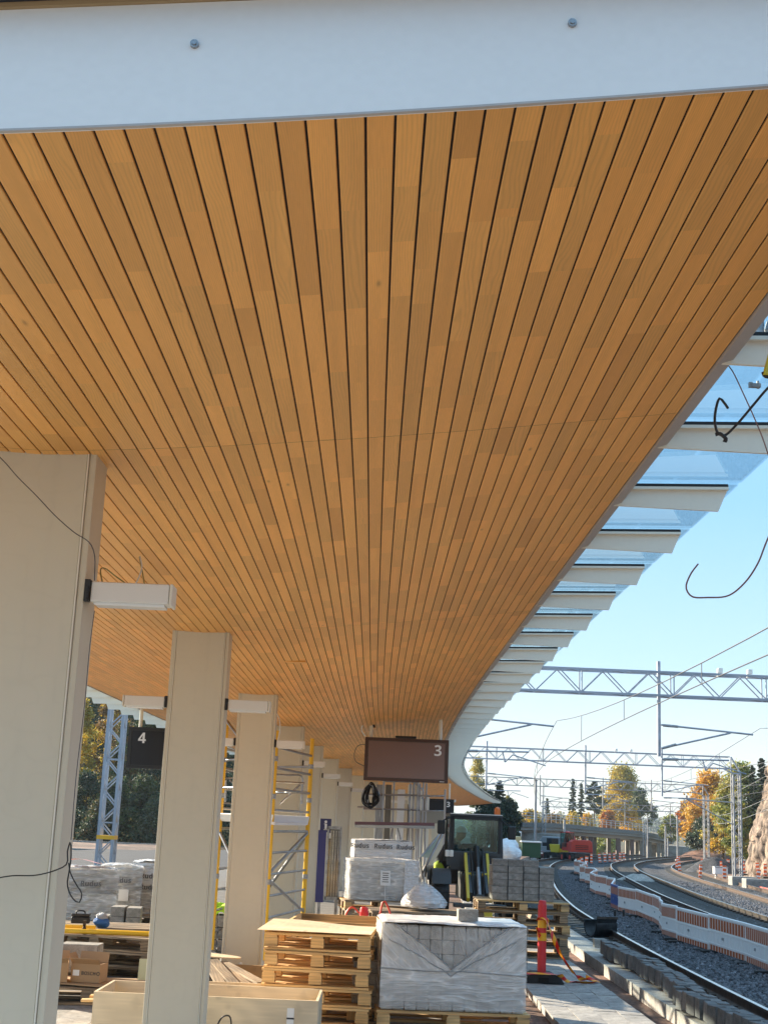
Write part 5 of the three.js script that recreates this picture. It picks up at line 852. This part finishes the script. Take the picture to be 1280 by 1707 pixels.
{
  const rows = [[17.2, 4.9, 'upper feeder wires along the right masts'], [17.2, 3.2, 'lower feeder wires along the right masts']];
  for (const [o, y, l] of rows) { const t = thing('feeder_wire', l, 'wire'); for (const d of [0, .55]) { const L = []; const Ds = [20, 72, 114, 158]; for (let s = 0; s < 3; s++) { const pts = []; for (let i = 0; i <= 10; i++) { const u = i / 10, D = Ds[s] + (Ds[s + 1] - Ds[s]) * u; pts.push(P(D, o, y + d - 5 * u * (1 - u) * .45)); } L.push(tube(pts, .010, 16, 5)); } part('wire', L, M.galv, t); } }
  const a = thing('mast_bracket', 'long bracket arm with a stay on the left of the big right mast', 'bracket', [0, 0, 0]); const D = 72, x = xm(D) + 15.9; part('arm', [pipe(V(x, 3.55, -D), V(x - 2.9, 3.65, -D), .06), pipe(V(x, 2.4, -D), V(x - 2.45, 3.62, -D), .06), cyl(.06, .06, .2, x - 2.45, 3.72, -D)], M.galv, a);
}
// slim posts, signals and boxes along the tracks
{
  const post = (px, y0, D, hTop, r, label) => { const p = at(px, y0, D); const g = groundH(p.x, D), t = thing('line_post', label, 'post', [p.x, g, -D]); part('shaft', cyl(r * .8, r, hTop - g, 0, (hTop - g) / 2, 0, 10), M.galv, t); part('foot', rbox(r * 5, .4, r * 5, .03, 0, .1, 0), M.concrete, t); part('cap', cyl(r * .9, r * .9, .06, 0, hTop - g, 0, 10), M.rust, t); return t; };
  const px = (a, b, D) => at(a, b, D).y;
  post(891, 1432, 100, px(891, 1300, 100), .11, 'tall grey line post in front of the left bridge end'); post(940, 1432, 150, px(940, 1366, 150), .16, 'short thick grey post before the bridge deck'); post(1109, 1438, 150, px(1109, 1376, 150), .11, 'left one of two short pale posts right of the bridge'); post(1113, 1438, 149, px(1113, 1397, 149), .09, 'right one of two short pale posts right of the bridge'); post(1079, 1432, 160, px(1079, 1360, 160), .08, 'slim post before the right end of the bridge'); post(904, 1432, 170, px(904, 1305, 170), .09, 'slim tall post behind the left bridge end'); post(1129, 1440, 130, px(1129, 1360, 130), .09, 'slim post left of the third gantry mast');
  for (const [a, b, D, l] of [[1262, 1490, 66, 'low concrete foundation block right of the big mast'], [1238, 1486, 69, 'second concrete foundation block beside the big mast']]) { const p = at(a, b, D), m = part('concrete_block', rbox(1.3, .55, .8, .03), M.concrete); m.position.set(p.x, groundH(p.x, D) + .22, -D); tag(m, l, 'concrete block'); }
  const wb = at(1200, 1464, 78), w = thing('equipment_box', 'white equipment box on feet left of the big right mast', 'box', [wb.x, groundH(wb.x, 78) + .1, -78]); part('body', rbox(.75, .38, .5, .03, 0, .42, 0), M.white, w); part('leg', [box(.08, .25, .3, -.25, .12, 0), box(.08, .25, .3, .25, .12, 0)], M.galv, w); part('lid', rbox(.8, .05, .55, .015, 0, .63, 0), M.galv, w);
  // orange marker boards
  const proto = thing('traffic_marker', 'x', 'marker board', [0, 0, 0], 0, 'orange and white marker boards along the works');
  part('board', rbox(.24, .85, .03, .01, 0, .62, 0), M.orange, proto); for (let k = 0; k < 3; k++) part('white_stripe', box(.235, .10, .036, 0, .36 + k * .27, 0).applyMatrix4(new THREE.Matrix4().makeShear(0, 0, 0, 0, 0, 0)), M.white, proto); part('foot', rbox(.42, .1, .3, .02, 0, .09, 0), M.rubber, proto); part('stem', box(.05, .2, .03, 0, .2, 0), M.galv, proto);
  const spots = [[1127, 1446, 96, 'left of the third gantry mast'], [1133, 1452, 88, 'leaning right of the rail bend'], [1130, 1438, 104, 'behind the rail bend'], [1171, 1447, 95, 'on the pink gravel, middle of the yard'], [1166, 1467, 76, 'low beside the far rail'], [1202, 1450, 90, 'left of the big mast, rear'], [1207, 1468, 76, 'just left of the big mast'], [1212, 1447, 94, 'right behind the big mast'], [1240, 1458, 84, 'first one at the rock foot'], [1248, 1455, 86, 'second one at the rock foot'], [1264, 1458, 83, 'third one at the rock foot'], [1262, 1480, 70, 'beside the low foundation block'], [1275, 1462, 80, 'at the right frame edge'], [966, 1462, 79, 'at the far end of the barrier fence, front'], [971, 1450, 84, 'at the far end of the barrier fence, rear'], [976, 1445, 88, 'above the far end of the barrier fence'], [1000, 1438, 104, 'first one in front of the bridge'], [1008, 1437, 106, 'second one in front of the bridge'], [1016, 1436, 108, 'third one in front of the bridge'], [1024, 1436, 110, 'fourth one in front of the bridge'], [1032, 1435, 112, 'fifth one in front of the bridge'], [1040, 1435, 114, 'rightmost one in front of the bridge'], [985, 1438, 100, 'beside the excavator tracks']];
  spots.forEach(([a, b, D, l], i) => { const p = at(a, b, D), lab = 'orange and white marker board ' + l; const o = i ? copyOf(proto, lab) : proto; o.userData.label = lab; o.position.set(p.x, groundH(p.x, D), -D); o.scale.setScalar(.82); o.rotation.y = rr(-.6, .6); o.rotation.z = rr(-.12, .12); });
  // tape line in the yard
  const tp = thing('barrier_tape', 'red and white tape strung between the marker boards below the rock', 'barrier tape'); const q = [[1212, 1462, 78], [1230, 1476, 74], [1248, 1476, 70], [1262, 1478, 66], [1290, 1484, 62]].map(([a, b, D]) => at(a, b, D)); part('tape', tube(q, .03, 30, 5), mat([.62, .13, .09], .5), tp);
  // heaps of soil and stone
  for (const [a, D, r, h, l, m, s] of [[1190, 92, 2.2, 1.1, 'dark gravel heap behind the white equipment box', M.gravel, 3], [1062, 68, 1.4, .5, 'pale stone heap between the middle and far track', M.stone[0], 5], [1176, 150, 5.5, 1.6, 'brown soil heap below the orange trees', M.sand, 8]]) {
    const c = at(a, 1440, D); const g = grid(40, 14, (u, v) => { const an = u * 6.283, rad = r * v * (1 + .35 * (noise(u * 8, s, 8) - .5)), x = c.x + Math.cos(an) * rad, z = -D + Math.sin(an) * rad * .8; return [x, groundH(x, -z) - .05 + h * Math.pow(Math.max(0, Math.cos(v * 1.57)), 1.3) * (1 + .3 * (fbm(x * 3, z * 3) - .5)), z, x, z]; }); tag(part('soil_heap', g, m), l, 'heap'); }
}
// red excavator
{
  const D = 108, p = at(960, 1430, D), g = groundH(p.x, D), t = thing('excavator', 'red wheeled excavator seen from behind in front of the bridge', 'excavator', [p.x, g, -D], .25); const w = 2.3; t.scale.setScalar(.74);
  part('undercarriage', rbox(w - .5, .5, 3.4, .08, 0, .75, 0), M.steel, t); for (const s of [-1, 1]) for (const z of [-1.1, 1.1]) { const wh = part('wheel', cyl(.5, .5, .42, 0, 0, 0, 24).rotateZ(Math.PI / 2), M.rubber, t); wh.position.set(s * (w / 2 - .15), .5, z); part('rim', cyl(.26, .26, .44, 0, 0, 0, 16).rotateZ(Math.PI / 2), M.excav, wh); }
  part('counterweight', extrude([[-1.2, 0], [1.2, 0], [1.15, .95], [.9, 1.15], [-.9, 1.15], [-1.15, .95]], .7, .06).translate(0, 1.15, .75), M.excav, t); part('engine_hood', rbox(2.3, .85, 2.0, .08, 0, 1.6, -.3), M.excav, t); part('grille', [0, 1, 2].map(k => box(1.5, .06, .03, 0, 1.4 + k * .18, 1.53)), M.black, t);
  part('cab', rbox(.95, 1.5, 1.5, .08, -.75, 2.3, -.75), M.cabGlass, t); part('cab_roof', rbox(1.0, .08, 1.55, .03, -.75, 3.08, -.75), M.excav, t); for (const x of [-1.2, -.3]) for (const z of [-1.48, -.02]) part('pillar', box(.07, 1.5, .07, x, 2.3, z), M.black, t);
  part('boom', [extrude([[0, 0], [.5, .1], [1.2, .9], [2.2, 1.15], [2.1, 1.5], [.9, 1.3], [-.05, .5]], .35, .03).rotateY(Math.PI / 2).translate(-.1, 1.7, -.6)], M.excav, t); part('dipper', bar(V(.08, 3.0, -2.7), V(.08, 1.4, -3.5), .32, .38), M.excav, t); part('bucket', rbox(.8, .6, .7, .12, .08, 1.6, -3.6), M.steel, t); part('cylinder', pipe(V(.08, 2.2, -1.4), V(.08, 2.8, -1.9), .14), M.alu, t); part('exhaust', cyl(.07, .07, .5, .7, 2.3, .2), M.black, t);
  const q = at(932, 1430, 112), y = thing('site_dumper', 'small yellow site dumper left of the red excavator', 'dumper', [q.x, groundH(q.x, 112), -112], .5); y.scale.setScalar(.75); part('skip', extrude([[-.7, 0], [.7, 0], [.95, .8], [-.9, .8]], 1.3, .03).rotateY(Math.PI / 2).translate(-.65, .9, 0), M.loaderYellow, y); part('chassis', rbox(1.2, .4, 2.6, .05, 0, .7, -.5), M.steel, y); part('cab', rbox(1.0, 1.3, .9, .06, 0, 1.7, -1.3), M.screenDark, y); for (const s of [-1, 1]) for (const z of [.3, -1.4]) { const wh = part('wheel', cyl(.42, .42, .36, 0, 0, 0, 20).rotateZ(Math.PI / 2), M.rubber, y); wh.position.set(s * .75, .42, z); }
}
// road bridge over the tracks
{
  const pts = [[868, 1369, 150], [940, 1372, 168], [1000, 1378, 185], [1062, 1384, 205], [1105, 1392, 226], [1122, 1398, 240]].map(([x, y, D]) => at(x, y, D));
  const t = thing('road_bridge', 'grey concrete road bridge on slim piers crossing the curve of the tracks', 'bridge'); const cur = new THREE.CatmullRomCurve3(pts);
  const flat = g => { g.computeVertexNormals(); return g; };
  const slab = (dz0, dz1, h0, h1) => grid(40, 4, (u, v) => { const p = cur.getPoint(u); const s = [[dz1, h1], [dz0, h1], [dz0, h0], [dz1, h0], [dz1, h1]][Math.round(v * 4)]; return [p.x + s[0] * .5, p.y + s[1], p.z + s[0], u * 60, v * 4]; }).toNonIndexed();
  part('deck', flat(slab(0, -8, -.95, -.35)), M.concrete, t); part('edge_beam', flat(slab(.25, -.3, -.62, -.1)), mat([.42, .45, .46], .8, 0, { map: concTex }), t); part('soffit_girder', flat(slab(-1.5, -6.5, -1.4, -.96)), M.trimGrey, t);
  const posts = [], rails = []; for (let i = 0; i <= 44; i++) { const p = cur.getPoint(i / 44); posts.push(pipe(V(p.x, p.y - .12, p.z + .05), V(p.x, p.y + .95, p.z + .05), .07)); } for (const h of [.35, .65, .95]) rails.push(tube(Array.from({ length: 21 }, (_, i) => cur.getPoint(i / 20).add(V(0, h, .05))), .035, 40, 5)); part('parapet_post', posts, M.galv, t).userData.kind = 'stuff'; part('parapet_rail', rails, M.galv, t);
  for (const u of [.20, .34, .38, .52, .60, .66, .72, .80, .87, .93]) for (const d of [-1.2, -6.4]) { const p = cur.getPoint(u); part('pier', rbox(.62, 7, .62, .06, p.x + d * .5, p.y - 1.5 - 3.4, p.z + d), d < -3 ? M.concrete : u < .66 ? mat([.22, .16, .15], .8) : M.concrete, t); }
  for (const [u, w] of [[.06, 9], [1, 8]]) { const p = cur.getPoint(u); part('abutment', rbox(w, 6.5, 9, .1, p.x, p.y - 4.5, p.z - 4), M.concrete, t); }
}

// ═════════ ROCK CUT AND TREES ═════════
{
  const base = [[46, 118], [36, 108], [29.5, 98], [25.2, 90], [23.6, 83], [23.9, 76], [25.2, 70], [27, 62], [29, 52], [31, 40], [33, 26]].map(([x, D]) => V(x, 0, -D)), c = new THREE.CatmullRomCurve3(base);
  const g = grid(300, 90, (u, v) => {
    const p = c.getPoint(u), T = c.getTangent(u), n = V(-T.z, 0, T.x), s = u * 80, hh = 9.2 * Math.min(1, .35 + 3 * u) * (.9 + .35 * fbm(s * .12, 3)) * (1 - .2 * u);
    const face = Math.min(1, v / .8), y = hh * face + (v > .8 ? (v - .8) * 4 : 0);
    const led = Math.abs(noise(s * .5 + y * .08, y * .22) - .5) * 2, cr = Math.abs(noise(s * 1.5 + y * .2, y * .28 + 9) - .5) * 2;
    let rec = 2.9 * Math.pow(face, .95) + (v > .8 ? (v - .8) * 60 : 0); rec += 1.5 * (fbm(s * .3, y * .35) - .5) + .95 * (fbm(s * .95 + 4, y * .55) - .5) + .4 * (fbm(s * 3, y * 1.6) - .5) - .7 * Math.pow(1 - led, 3) - .35 * Math.pow(1 - cr, 4);
    return [p.x - n.x * -rec * 0 + rec * .8, -.8 + y, p.z - n.z * rec * .35 - rec * .25, s * 1, y];
  }); tag(struct('rock_cutting', g.toNonIndexed(), M.rock), 'sunlit pinkish rock cutting at the right frame edge', 'rock');
  g.computeVertexNormals();
}
const leafM = (c, tr = .35) => new THREE.MeshPhysicalMaterial({ color: rgb(...c), roughness: .9, transmission: 0, side: THREE.DoubleSide, vertexColors: true });
const leafMats = {};
function leafGeo(list) {   // [x,y,z,size,tone rgb]
  const n = list.length, pos = new Float32Array(n * 18), col = new Float32Array(n * 18), nor = new Float32Array(n * 18);
  const a = V(), b = V(), nn = V(); let o = 0;
  for (const [x, y, z, s, c] of list) {
    a.set(rnd() - .5, rnd() - .5, rnd() - .5).normalize(); b.set(rnd() - .5, rnd() - .5, rnd() - .5).cross(a).normalize(); nn.crossVectors(a, b); const sa = s * rr(.7, 1.2), sb = s * rr(.5, .9);
    const P4 = [[-1, 0], [0, -1], [1, 0], [0, 1]].map(([i, j]) => [x + a.x * i * sa + b.x * j * sb, y + a.y * i * sa + b.y * j * sb, z + a.z * i * sa + b.z * j * sb]);
    for (const k of [0, 1, 2, 0, 2, 3]) { pos.set(P4[k], o); nor.set([nn.x, nn.y, nn.z], o); col.set(c, o); o += 3; }
  }
  const g = new THREE.BufferGeometry(); g.setAttribute('position', new THREE.BufferAttribute(pos, 3)); g.setAttribute('normal', new THREE.BufferAttribute(nor, 3)); g.setAttribute('color', new THREE.BufferAttribute(col, 3)); g.setAttribute('uv', new THREE.BufferAttribute(new Float32Array(n * 12), 2)); return g;
}
M.leaf = new THREE.MeshPhysicalMaterial({ color: 0xffffff, vertexColors: true, roughness: .85, transmission: .4, thickness: 0, side: THREE.DoubleSide });
M.needle = new THREE.MeshStandardMaterial({ color: 0xffffff, vertexColors: true, roughness: .9, side: THREE.DoubleSide });
const gauss = () => (rnd() + rnd() + rnd() + rnd() - 2) * .9;
function broadleaf(label, x, D, H, W, cols, n, leaf, opt = {}) {
  const g = opt.y ?? groundH(x, D), t = thing(opt.name || 'deciduous_tree', label, opt.cat || 'tree', [x, g - .1, -D], rnd() * 6, opt.group); const wood = [], leaves = [];
  const trunkH = H * (opt.bare ?? .28), lean = rr(-.04, .04); const top = V(lean * H, H * .82, 0);
  wood.push(tube([V(0, 0, 0), V(lean * H * .3, H * .3, rr(-.1, .1)), V(lean * H * .7, H * .6, rr(-.2, .2)), top], H * .012, 10, 6)); wood.push(cyl(H * .014, H * .022, trunkH, 0, trunkH / 2, 0, 8));
  const clumps = []; const nb = opt.clumps || 34;
  for (let i = 0; i < nb; i++) {
    const f = Math.pow(rnd(), .8), y = trunkH + (H - trunkH) * f, prof = Math.sin(Math.PI * Math.pow(Math.min(.98, .12 + .88 * f), opt.shape || .8)) * .95 + .08, a = rnd() * 6.283, r = W / 2 * prof * rr(.45, 1.0);
    const c = V(Math.cos(a) * r + lean * y, y, Math.sin(a) * r); clumps.push([c, W * rr(.12, .20) * (opt.clumpSize || 1), cols[(rnd() * cols.length) | 0], rr(.75, 1.2)]);
    const st = V(lean * y, Math.max(trunkH * .7, y - r * .8), 0); wood.push(tube([st, st.clone().lerp(c, .5).add(V(0, .08 * r, 0)), c], Math.max(.02, H * .0035), 5, 4));
  }
  for (let i = 0; i < n; i++) { const [c, s, co, tone] = clumps[(rnd() * clumps.length) | 0]; const k = tone * rr(.7, 1.25), mixc = cols[(rnd() * cols.length) | 0], q = rnd() < .25 ? mixc : co; leaves.push([c.x + gauss() * s, c.y + gauss() * s * .8, c.z + gauss() * s, leaf, [q[0] * k, q[1] * k, q[2] * k]]); }
  part('trunk', wood, opt.birch ? M.barkBirch : M.bark, t); part('crown', leafGeo(leaves), M.leaf, t); return t;
}
function conifer(label, x, D, H, W, col, n, leaf, opt = {}) {
  const g = opt.y ?? groundH(x, D), t = thing(opt.pine ? 'pine_tree' : 'spruce_tree', label, 'tree', [x, g - .1, -D], rnd() * 6, opt.group), wood = [cyl(H * .003, H * .016, H, 0, H / 2, 0, 7)], leaves = [], b0 = opt.pine ? .45 : .12, nb = opt.pine ? 26 : 70;
  const br = []; for (let i = 0; i < nb; i++) { const f = (i + rnd()) / nb, y = H * (b0 + (1 - b0) * f), L = opt.pine ? W / 2 * Math.sin(Math.PI * (.25 + .7 * f)) * rr(.5, 1.1) : W / 2 * Math.pow(1 - f, .85) * rr(.6, 1.12) + .12, a = i * 2.4 + rnd(); const e = V(Math.cos(a) * L, y + (opt.pine ? .25 : -.25) * L, Math.sin(a) * L), s = V(0, y, 0); br.push([s, e, L]); wood.push(bar(s, e, H * .004)); }
  for (let i = 0; i < n; i++) { const [s, e, L] = br[(rnd() * br.length) | 0], u = opt.pine ? rr(.5, 1.1) : Math.pow(rnd(), .6), p = s.clone().lerp(e, u), sp = opt.pine ? .2 * L + .12 : .12 * L * u + .05, k = rr(.55, 1.3); leaves.push([p.x + gauss() * sp, p.y + gauss() * sp * (opt.pine ? .6 : .45) - (opt.pine ? 0 : .05 * L * rnd()), p.z + gauss() * sp, leaf, [col[0] * k, col[1] * k, col[2] * k]]); }
  part('trunk', wood, opt.pine ? M.barkPine : M.bark, t); part('crown', leafGeo(leaves), M.needle, t); return t;
}
const YEL = [[.55, .38, .03], [.62, .43, .04], [.40, .33, .05]], ORG = [[.64, .36, .03], [.68, .43, .04], [.52, .28, .03]], YGR = [[.30, .30, .05], [.42, .36, .05], [.20, .24, .05]], GRN = [[.07, .11, .03], [.10, .14, .035], [.13, .15, .04]], DGR = [[.035, .06, .025], [.05, .08, .03], [.06, .075, .03]], RED = [[.48, .16, .03], [.55, .24, .03]], BRN = [[.22, .14, .05], [.3, .18, .05]];
const tx = (px, py, D) => at(px, py, D).x, ty = (px, py, D) => at(px, py, D).y;
{
  // beyond the bridge
  const put = (f, label, px, top, base, D, wpx, ...r) => { const x = tx(px, base, D), y0 = Math.min(groundH(x, D) + 8, ty(px, base, D)), o = r[r.length - 1] || {}; o.y = y0; return f(label, x, D, ty(px, top, D) - y0, wpx * D / F, ...r); };
  put(broadleaf, 'big round yellow tree above the middle of the bridge', 1036, 1284, 1402, 240, 78, [...YEL, [.42, .33, .05]], 16000, .20, { clumps: 70, bare: .16, shape: .75 });
  put(broadleaf, 'dark green tree at the right side of the big yellow tree', 1068, 1318, 1402, 236, 46, GRN, 8000, .19, { clumps: 40 });
  put(conifer, 'spruce top rising behind the big yellow tree', 1044, 1272, 1400, 262, 26, [.05, .075, .03], 3000, .2, {});
  put(conifer, 'leftmost slim spruce of the group above the bridge', 954, 1297, 1398, 225, 22, [.06, .085, .04], 4500, .17, { group: undefined });
  put(conifer, 'second spruce of the group above the bridge', 968, 1305, 1398, 232, 22, [.09, .11, .045], 4500, .17, {});
  put(conifer, 'tall pine between the spruces and the yellow tree', 990, 1302, 1398, 228, 34, [.07, .09, .04], 4200, .17, { pine: true });
  put(conifer, 'small solitary spruce far left above the bridge', 911, 1330, 1398, 260, 18, [.10, .12, .05], 2500, .17, {});
  for (const [px, top, c, l, D, w] of [[924, 1362, BRN, 'low brown bush at the left bridge end', 196, 34], [955, 1356, YEL, 'yellow bush behind the left bridge rail', 200, 30], [978, 1358, ORG, 'orange bush behind the bridge rail', 206, 24], [1012, 1350, RED, 'red-orange bush behind the middle of the bridge', 214, 22], [1052, 1352, ORG, 'orange-brown bush below the big yellow tree', 224, 38], [882, 1355, [...YEL, ...BRN], 'pale yellow bush above the embankment', 190, 40]]) put(broadleaf, l, px, top, 1398, D, w, c, 3200, .16, { name: 'autumn_bush', cat: 'bush', bare: .08, clumps: 30, clumpSize: 1.4, shape: 1.1 });
  // left of the bridge, behind the loader
  put(conifer, 'dark spruce behind the loader cab', 830, 1300, 1425, 118, 46, [.035, .055, .028], 9000, .12, {});
  put(broadleaf, 'dark green bushy tree left behind the loader', 808, 1318, 1425, 122, 50, DGR, 9000, .12, { clumps: 46, bare: .1 });
  put(broadleaf, 'dark green tree right behind the loader beacon', 848, 1332, 1425, 116, 40, DGR, 7000, .12, { clumps: 40, bare: .1 });
  put(broadleaf, 'tall thin yellow birch beside the far canopy tip', 792, 1262, 1420, 132, 30, [[.52, .44, .14], [.46, .38, .10]], 4200, .10, { birch: true, clumps: 60, clumpSize: 1.5, bare: .2 });
  put(broadleaf, 'small bright yellow tree right of the loader beacon', 846, 1322, 1400, 128, 14, YEL, 1200, .11, { clumps: 12 });
  // right bank
  put(broadleaf, 'bright orange tree left of the big right mast', 1190, 1292, 1420, 150, 84, [...ORG, [.72, .40, .04]], 15000, .15, { clumps: 60, bare: .12 });
  put(broadleaf, 'golden tree standing right behind the big mast', 1205, 1326, 1430, 132, 58, [...YEL, [.66, .40, .04]], 10000, .13, { clumps: 46, bare: .1 });
  put(broadleaf, 'tall yellow-green tree at the left of the rock', 1236, 1276, 1430, 122, 78, YGR, 14000, .13, { clumps: 60, bare: .12 });
  put(broadleaf, 'yellow-green willow at the foot of the rock', 1232, 1340, 1440, 112, 44, YGR, 9000, .12, { clumps: 46, bare: .1 });
  put(broadleaf, 'reddish tree above the third gantry mast', 1143, 1338, 1402, 168, 32, [...RED, ...BRN], 6500, .15, { clumps: 40, bare: .1 });
  put(broadleaf, 'dark green tree between the reddish and the orange tree', 1162, 1330, 1418, 172, 44, [...GRN, ...DGR], 8000, .15, { clumps: 44, bare: .1 });
  put(broadleaf, 'dark green bush at the foot of the orange tree', 1172, 1368, 1415, 140, 50, DGR, 6000, .13, { name: 'bush', cat: 'bush', clumps: 40, bare: .05 });
  put(conifer, 'dark spruce over the rock at the right frame edge', 1272, 1262, 1400, 112, 44, [.04, .06, .03], 7000, .12, {});
  put(conifer, 'slim spruce between the yellow-green tree and the frame edge', 1256, 1275, 1400, 120, 30, [.05, .07, .03], 5000, .12, {});
  put(broadleaf, 'pale yellow-green tree right of the bridge in the distance', 1118, 1362, 1405, 215, 36, YGR, 4500, .17, { clumps: 36, bare: .08 });
  put(broadleaf, 'sunlit green bush seen under the bridge deck', 1008, 1388, 1425, 262, 40, [[.34, .36, .05], [.25, .30, .05]], 4000, .2, { name: 'bush', cat: 'bush', clumps: 34, bare: .05 });
  // wooded hill on the left
  const hill = [[122, 1168, 92, 46, YEL, 'bright yellow tree top right beside the nearest column'], [160, 1150, 96, 56, [...YEL, ...BRN], 'yellow and brown tree left of the blue lattice mast'], [196, 1200, 92, 46, [...BRN, ...GRN], 'brown-green tree behind the blue lattice mast'], [238, 1170, 100, 60, [...GRN, ...DGR], 'tall dark green tree above the number 4 display'], [275, 1160, 104, 60, DGR, 'dark green tree behind the second column'], [140, 1290, 88, 60, DGR, 'dark shrub tree low on the hill beside the nearest column'], [190, 1300, 87, 56, [...DGR, ...GRN], 'dark green shrub tree at the foot of the blue lattice mast'], [236, 1295, 87, 56, [...DGR, ...GRN], 'dark green shrub tree below the number 4 display'], [284, 1300, 88, 56, DGR, 'dark shrub tree hidden mostly by the second column'], [362, 1290, 90, 54, DGR, 'dark tree seen in the slot between second and third column'], [90, 1180, 96, 56, [...YEL, ...GRN], 'yellow-green tree mostly behind the nearest column'], [255, 1345, 85.5, 50, [...DGR, [.10, .12, .04]], 'low green bush above the road right of the lattice mast'], [165, 1345, 85.5, 50, [...DGR, [.12, .10, .04]], 'low brown-green bush above the road left of the lattice mast'], [330, 1180, 104, 60, DGR, 'dark tree behind the canopy lamp of the second column']];
  for (const [px, top, D, w, c, l] of hill) { const x = tx(px, 1390, D), y0 = groundH(x, D); broadleaf(l, x, D, Math.max(2.5, ty(px, top, D) - y0), w * D / F * 1.15, c, 9000, .085, { clumps: 54, bare: .06, y: y0, shape: .7 }); }
  // undergrowth of the hill, too dense to count
  const L = []; for (let i = 0; i < 60000; i++) { const D = rr(84.5, 118), x = rr(-36, -4), y = groundH(x, D), n = fbm(x * .5, D * .5); const c = [...DGR, ...DGR, ...BRN][(rnd() * 8) | 0], k = rr(.5, 1.2); L.push([x, y + Math.abs(gauss()) * 1.1 * n * 2, -D, .10, c.map(v => v * k)]); }
  tag(part('undergrowth', leafGeo(L), M.needle), 'dense dark undergrowth covering the hill behind the road', 'undergrowth', null, 'stuff');
  // far-off forest, one mass
  const Fq = []; for (let i = 0; i < 90000; i++) { const px = rr(-400, 1700), D = rr(1000, 1600), x = (px - 640) / F * D, y0 = groundH(x, D), tr = hash(Math.round(x / 9), Math.round(D / 40)), h = (7 + 7 * tr) * (1 - .0), f = Math.pow(rnd(), .7), w = 3.6 * (1 - f) + .6; const c = tr > .8 ? [.32, .24, .06] : tr > .62 ? [.16, .17, .05] : [.05, .075, .035], k = rr(.6, 1.25); const cx = Math.round(x / 9) * 9 + (hash(Math.round(x / 9), 7) - .5) * 5; Fq.push([cx + gauss() * w, y0 + h * f, -D, 1.5, c.map(v => v * k)]); }
  tag(part('distant_forest', leafGeo(Fq), M.needle), 'distant band of mixed forest on the horizon', 'forest', null, 'stuff');
  const br = []; for (let i = 0; i < 9000; i++) { const D = rr(118, 175), o = rr(20, 46), x = xm(D) + o, y = groundH(x, D); const n = fbm(x * .3, D * .3); if (n < .47) continue; const c = [...YGR, ...BRN, ...GRN][(rnd() * 8) | 0], k = rr(.5, 1); br.push([x, y + Math.abs(gauss()) * .7, -D, .13, c.map(v => v * k)]); }
  tag(part('dry_scrub', leafGeo(br), M.needle), 'dry scrub growing on the right-hand bank', 'scrub', null, 'stuff');
}
scene.fog = new THREE.FogExp2(new THREE.Color().setRGB(.50, .56, .60), .00022);

scene.updateMatrixWorld(true);
renderer.render(scene, camera);
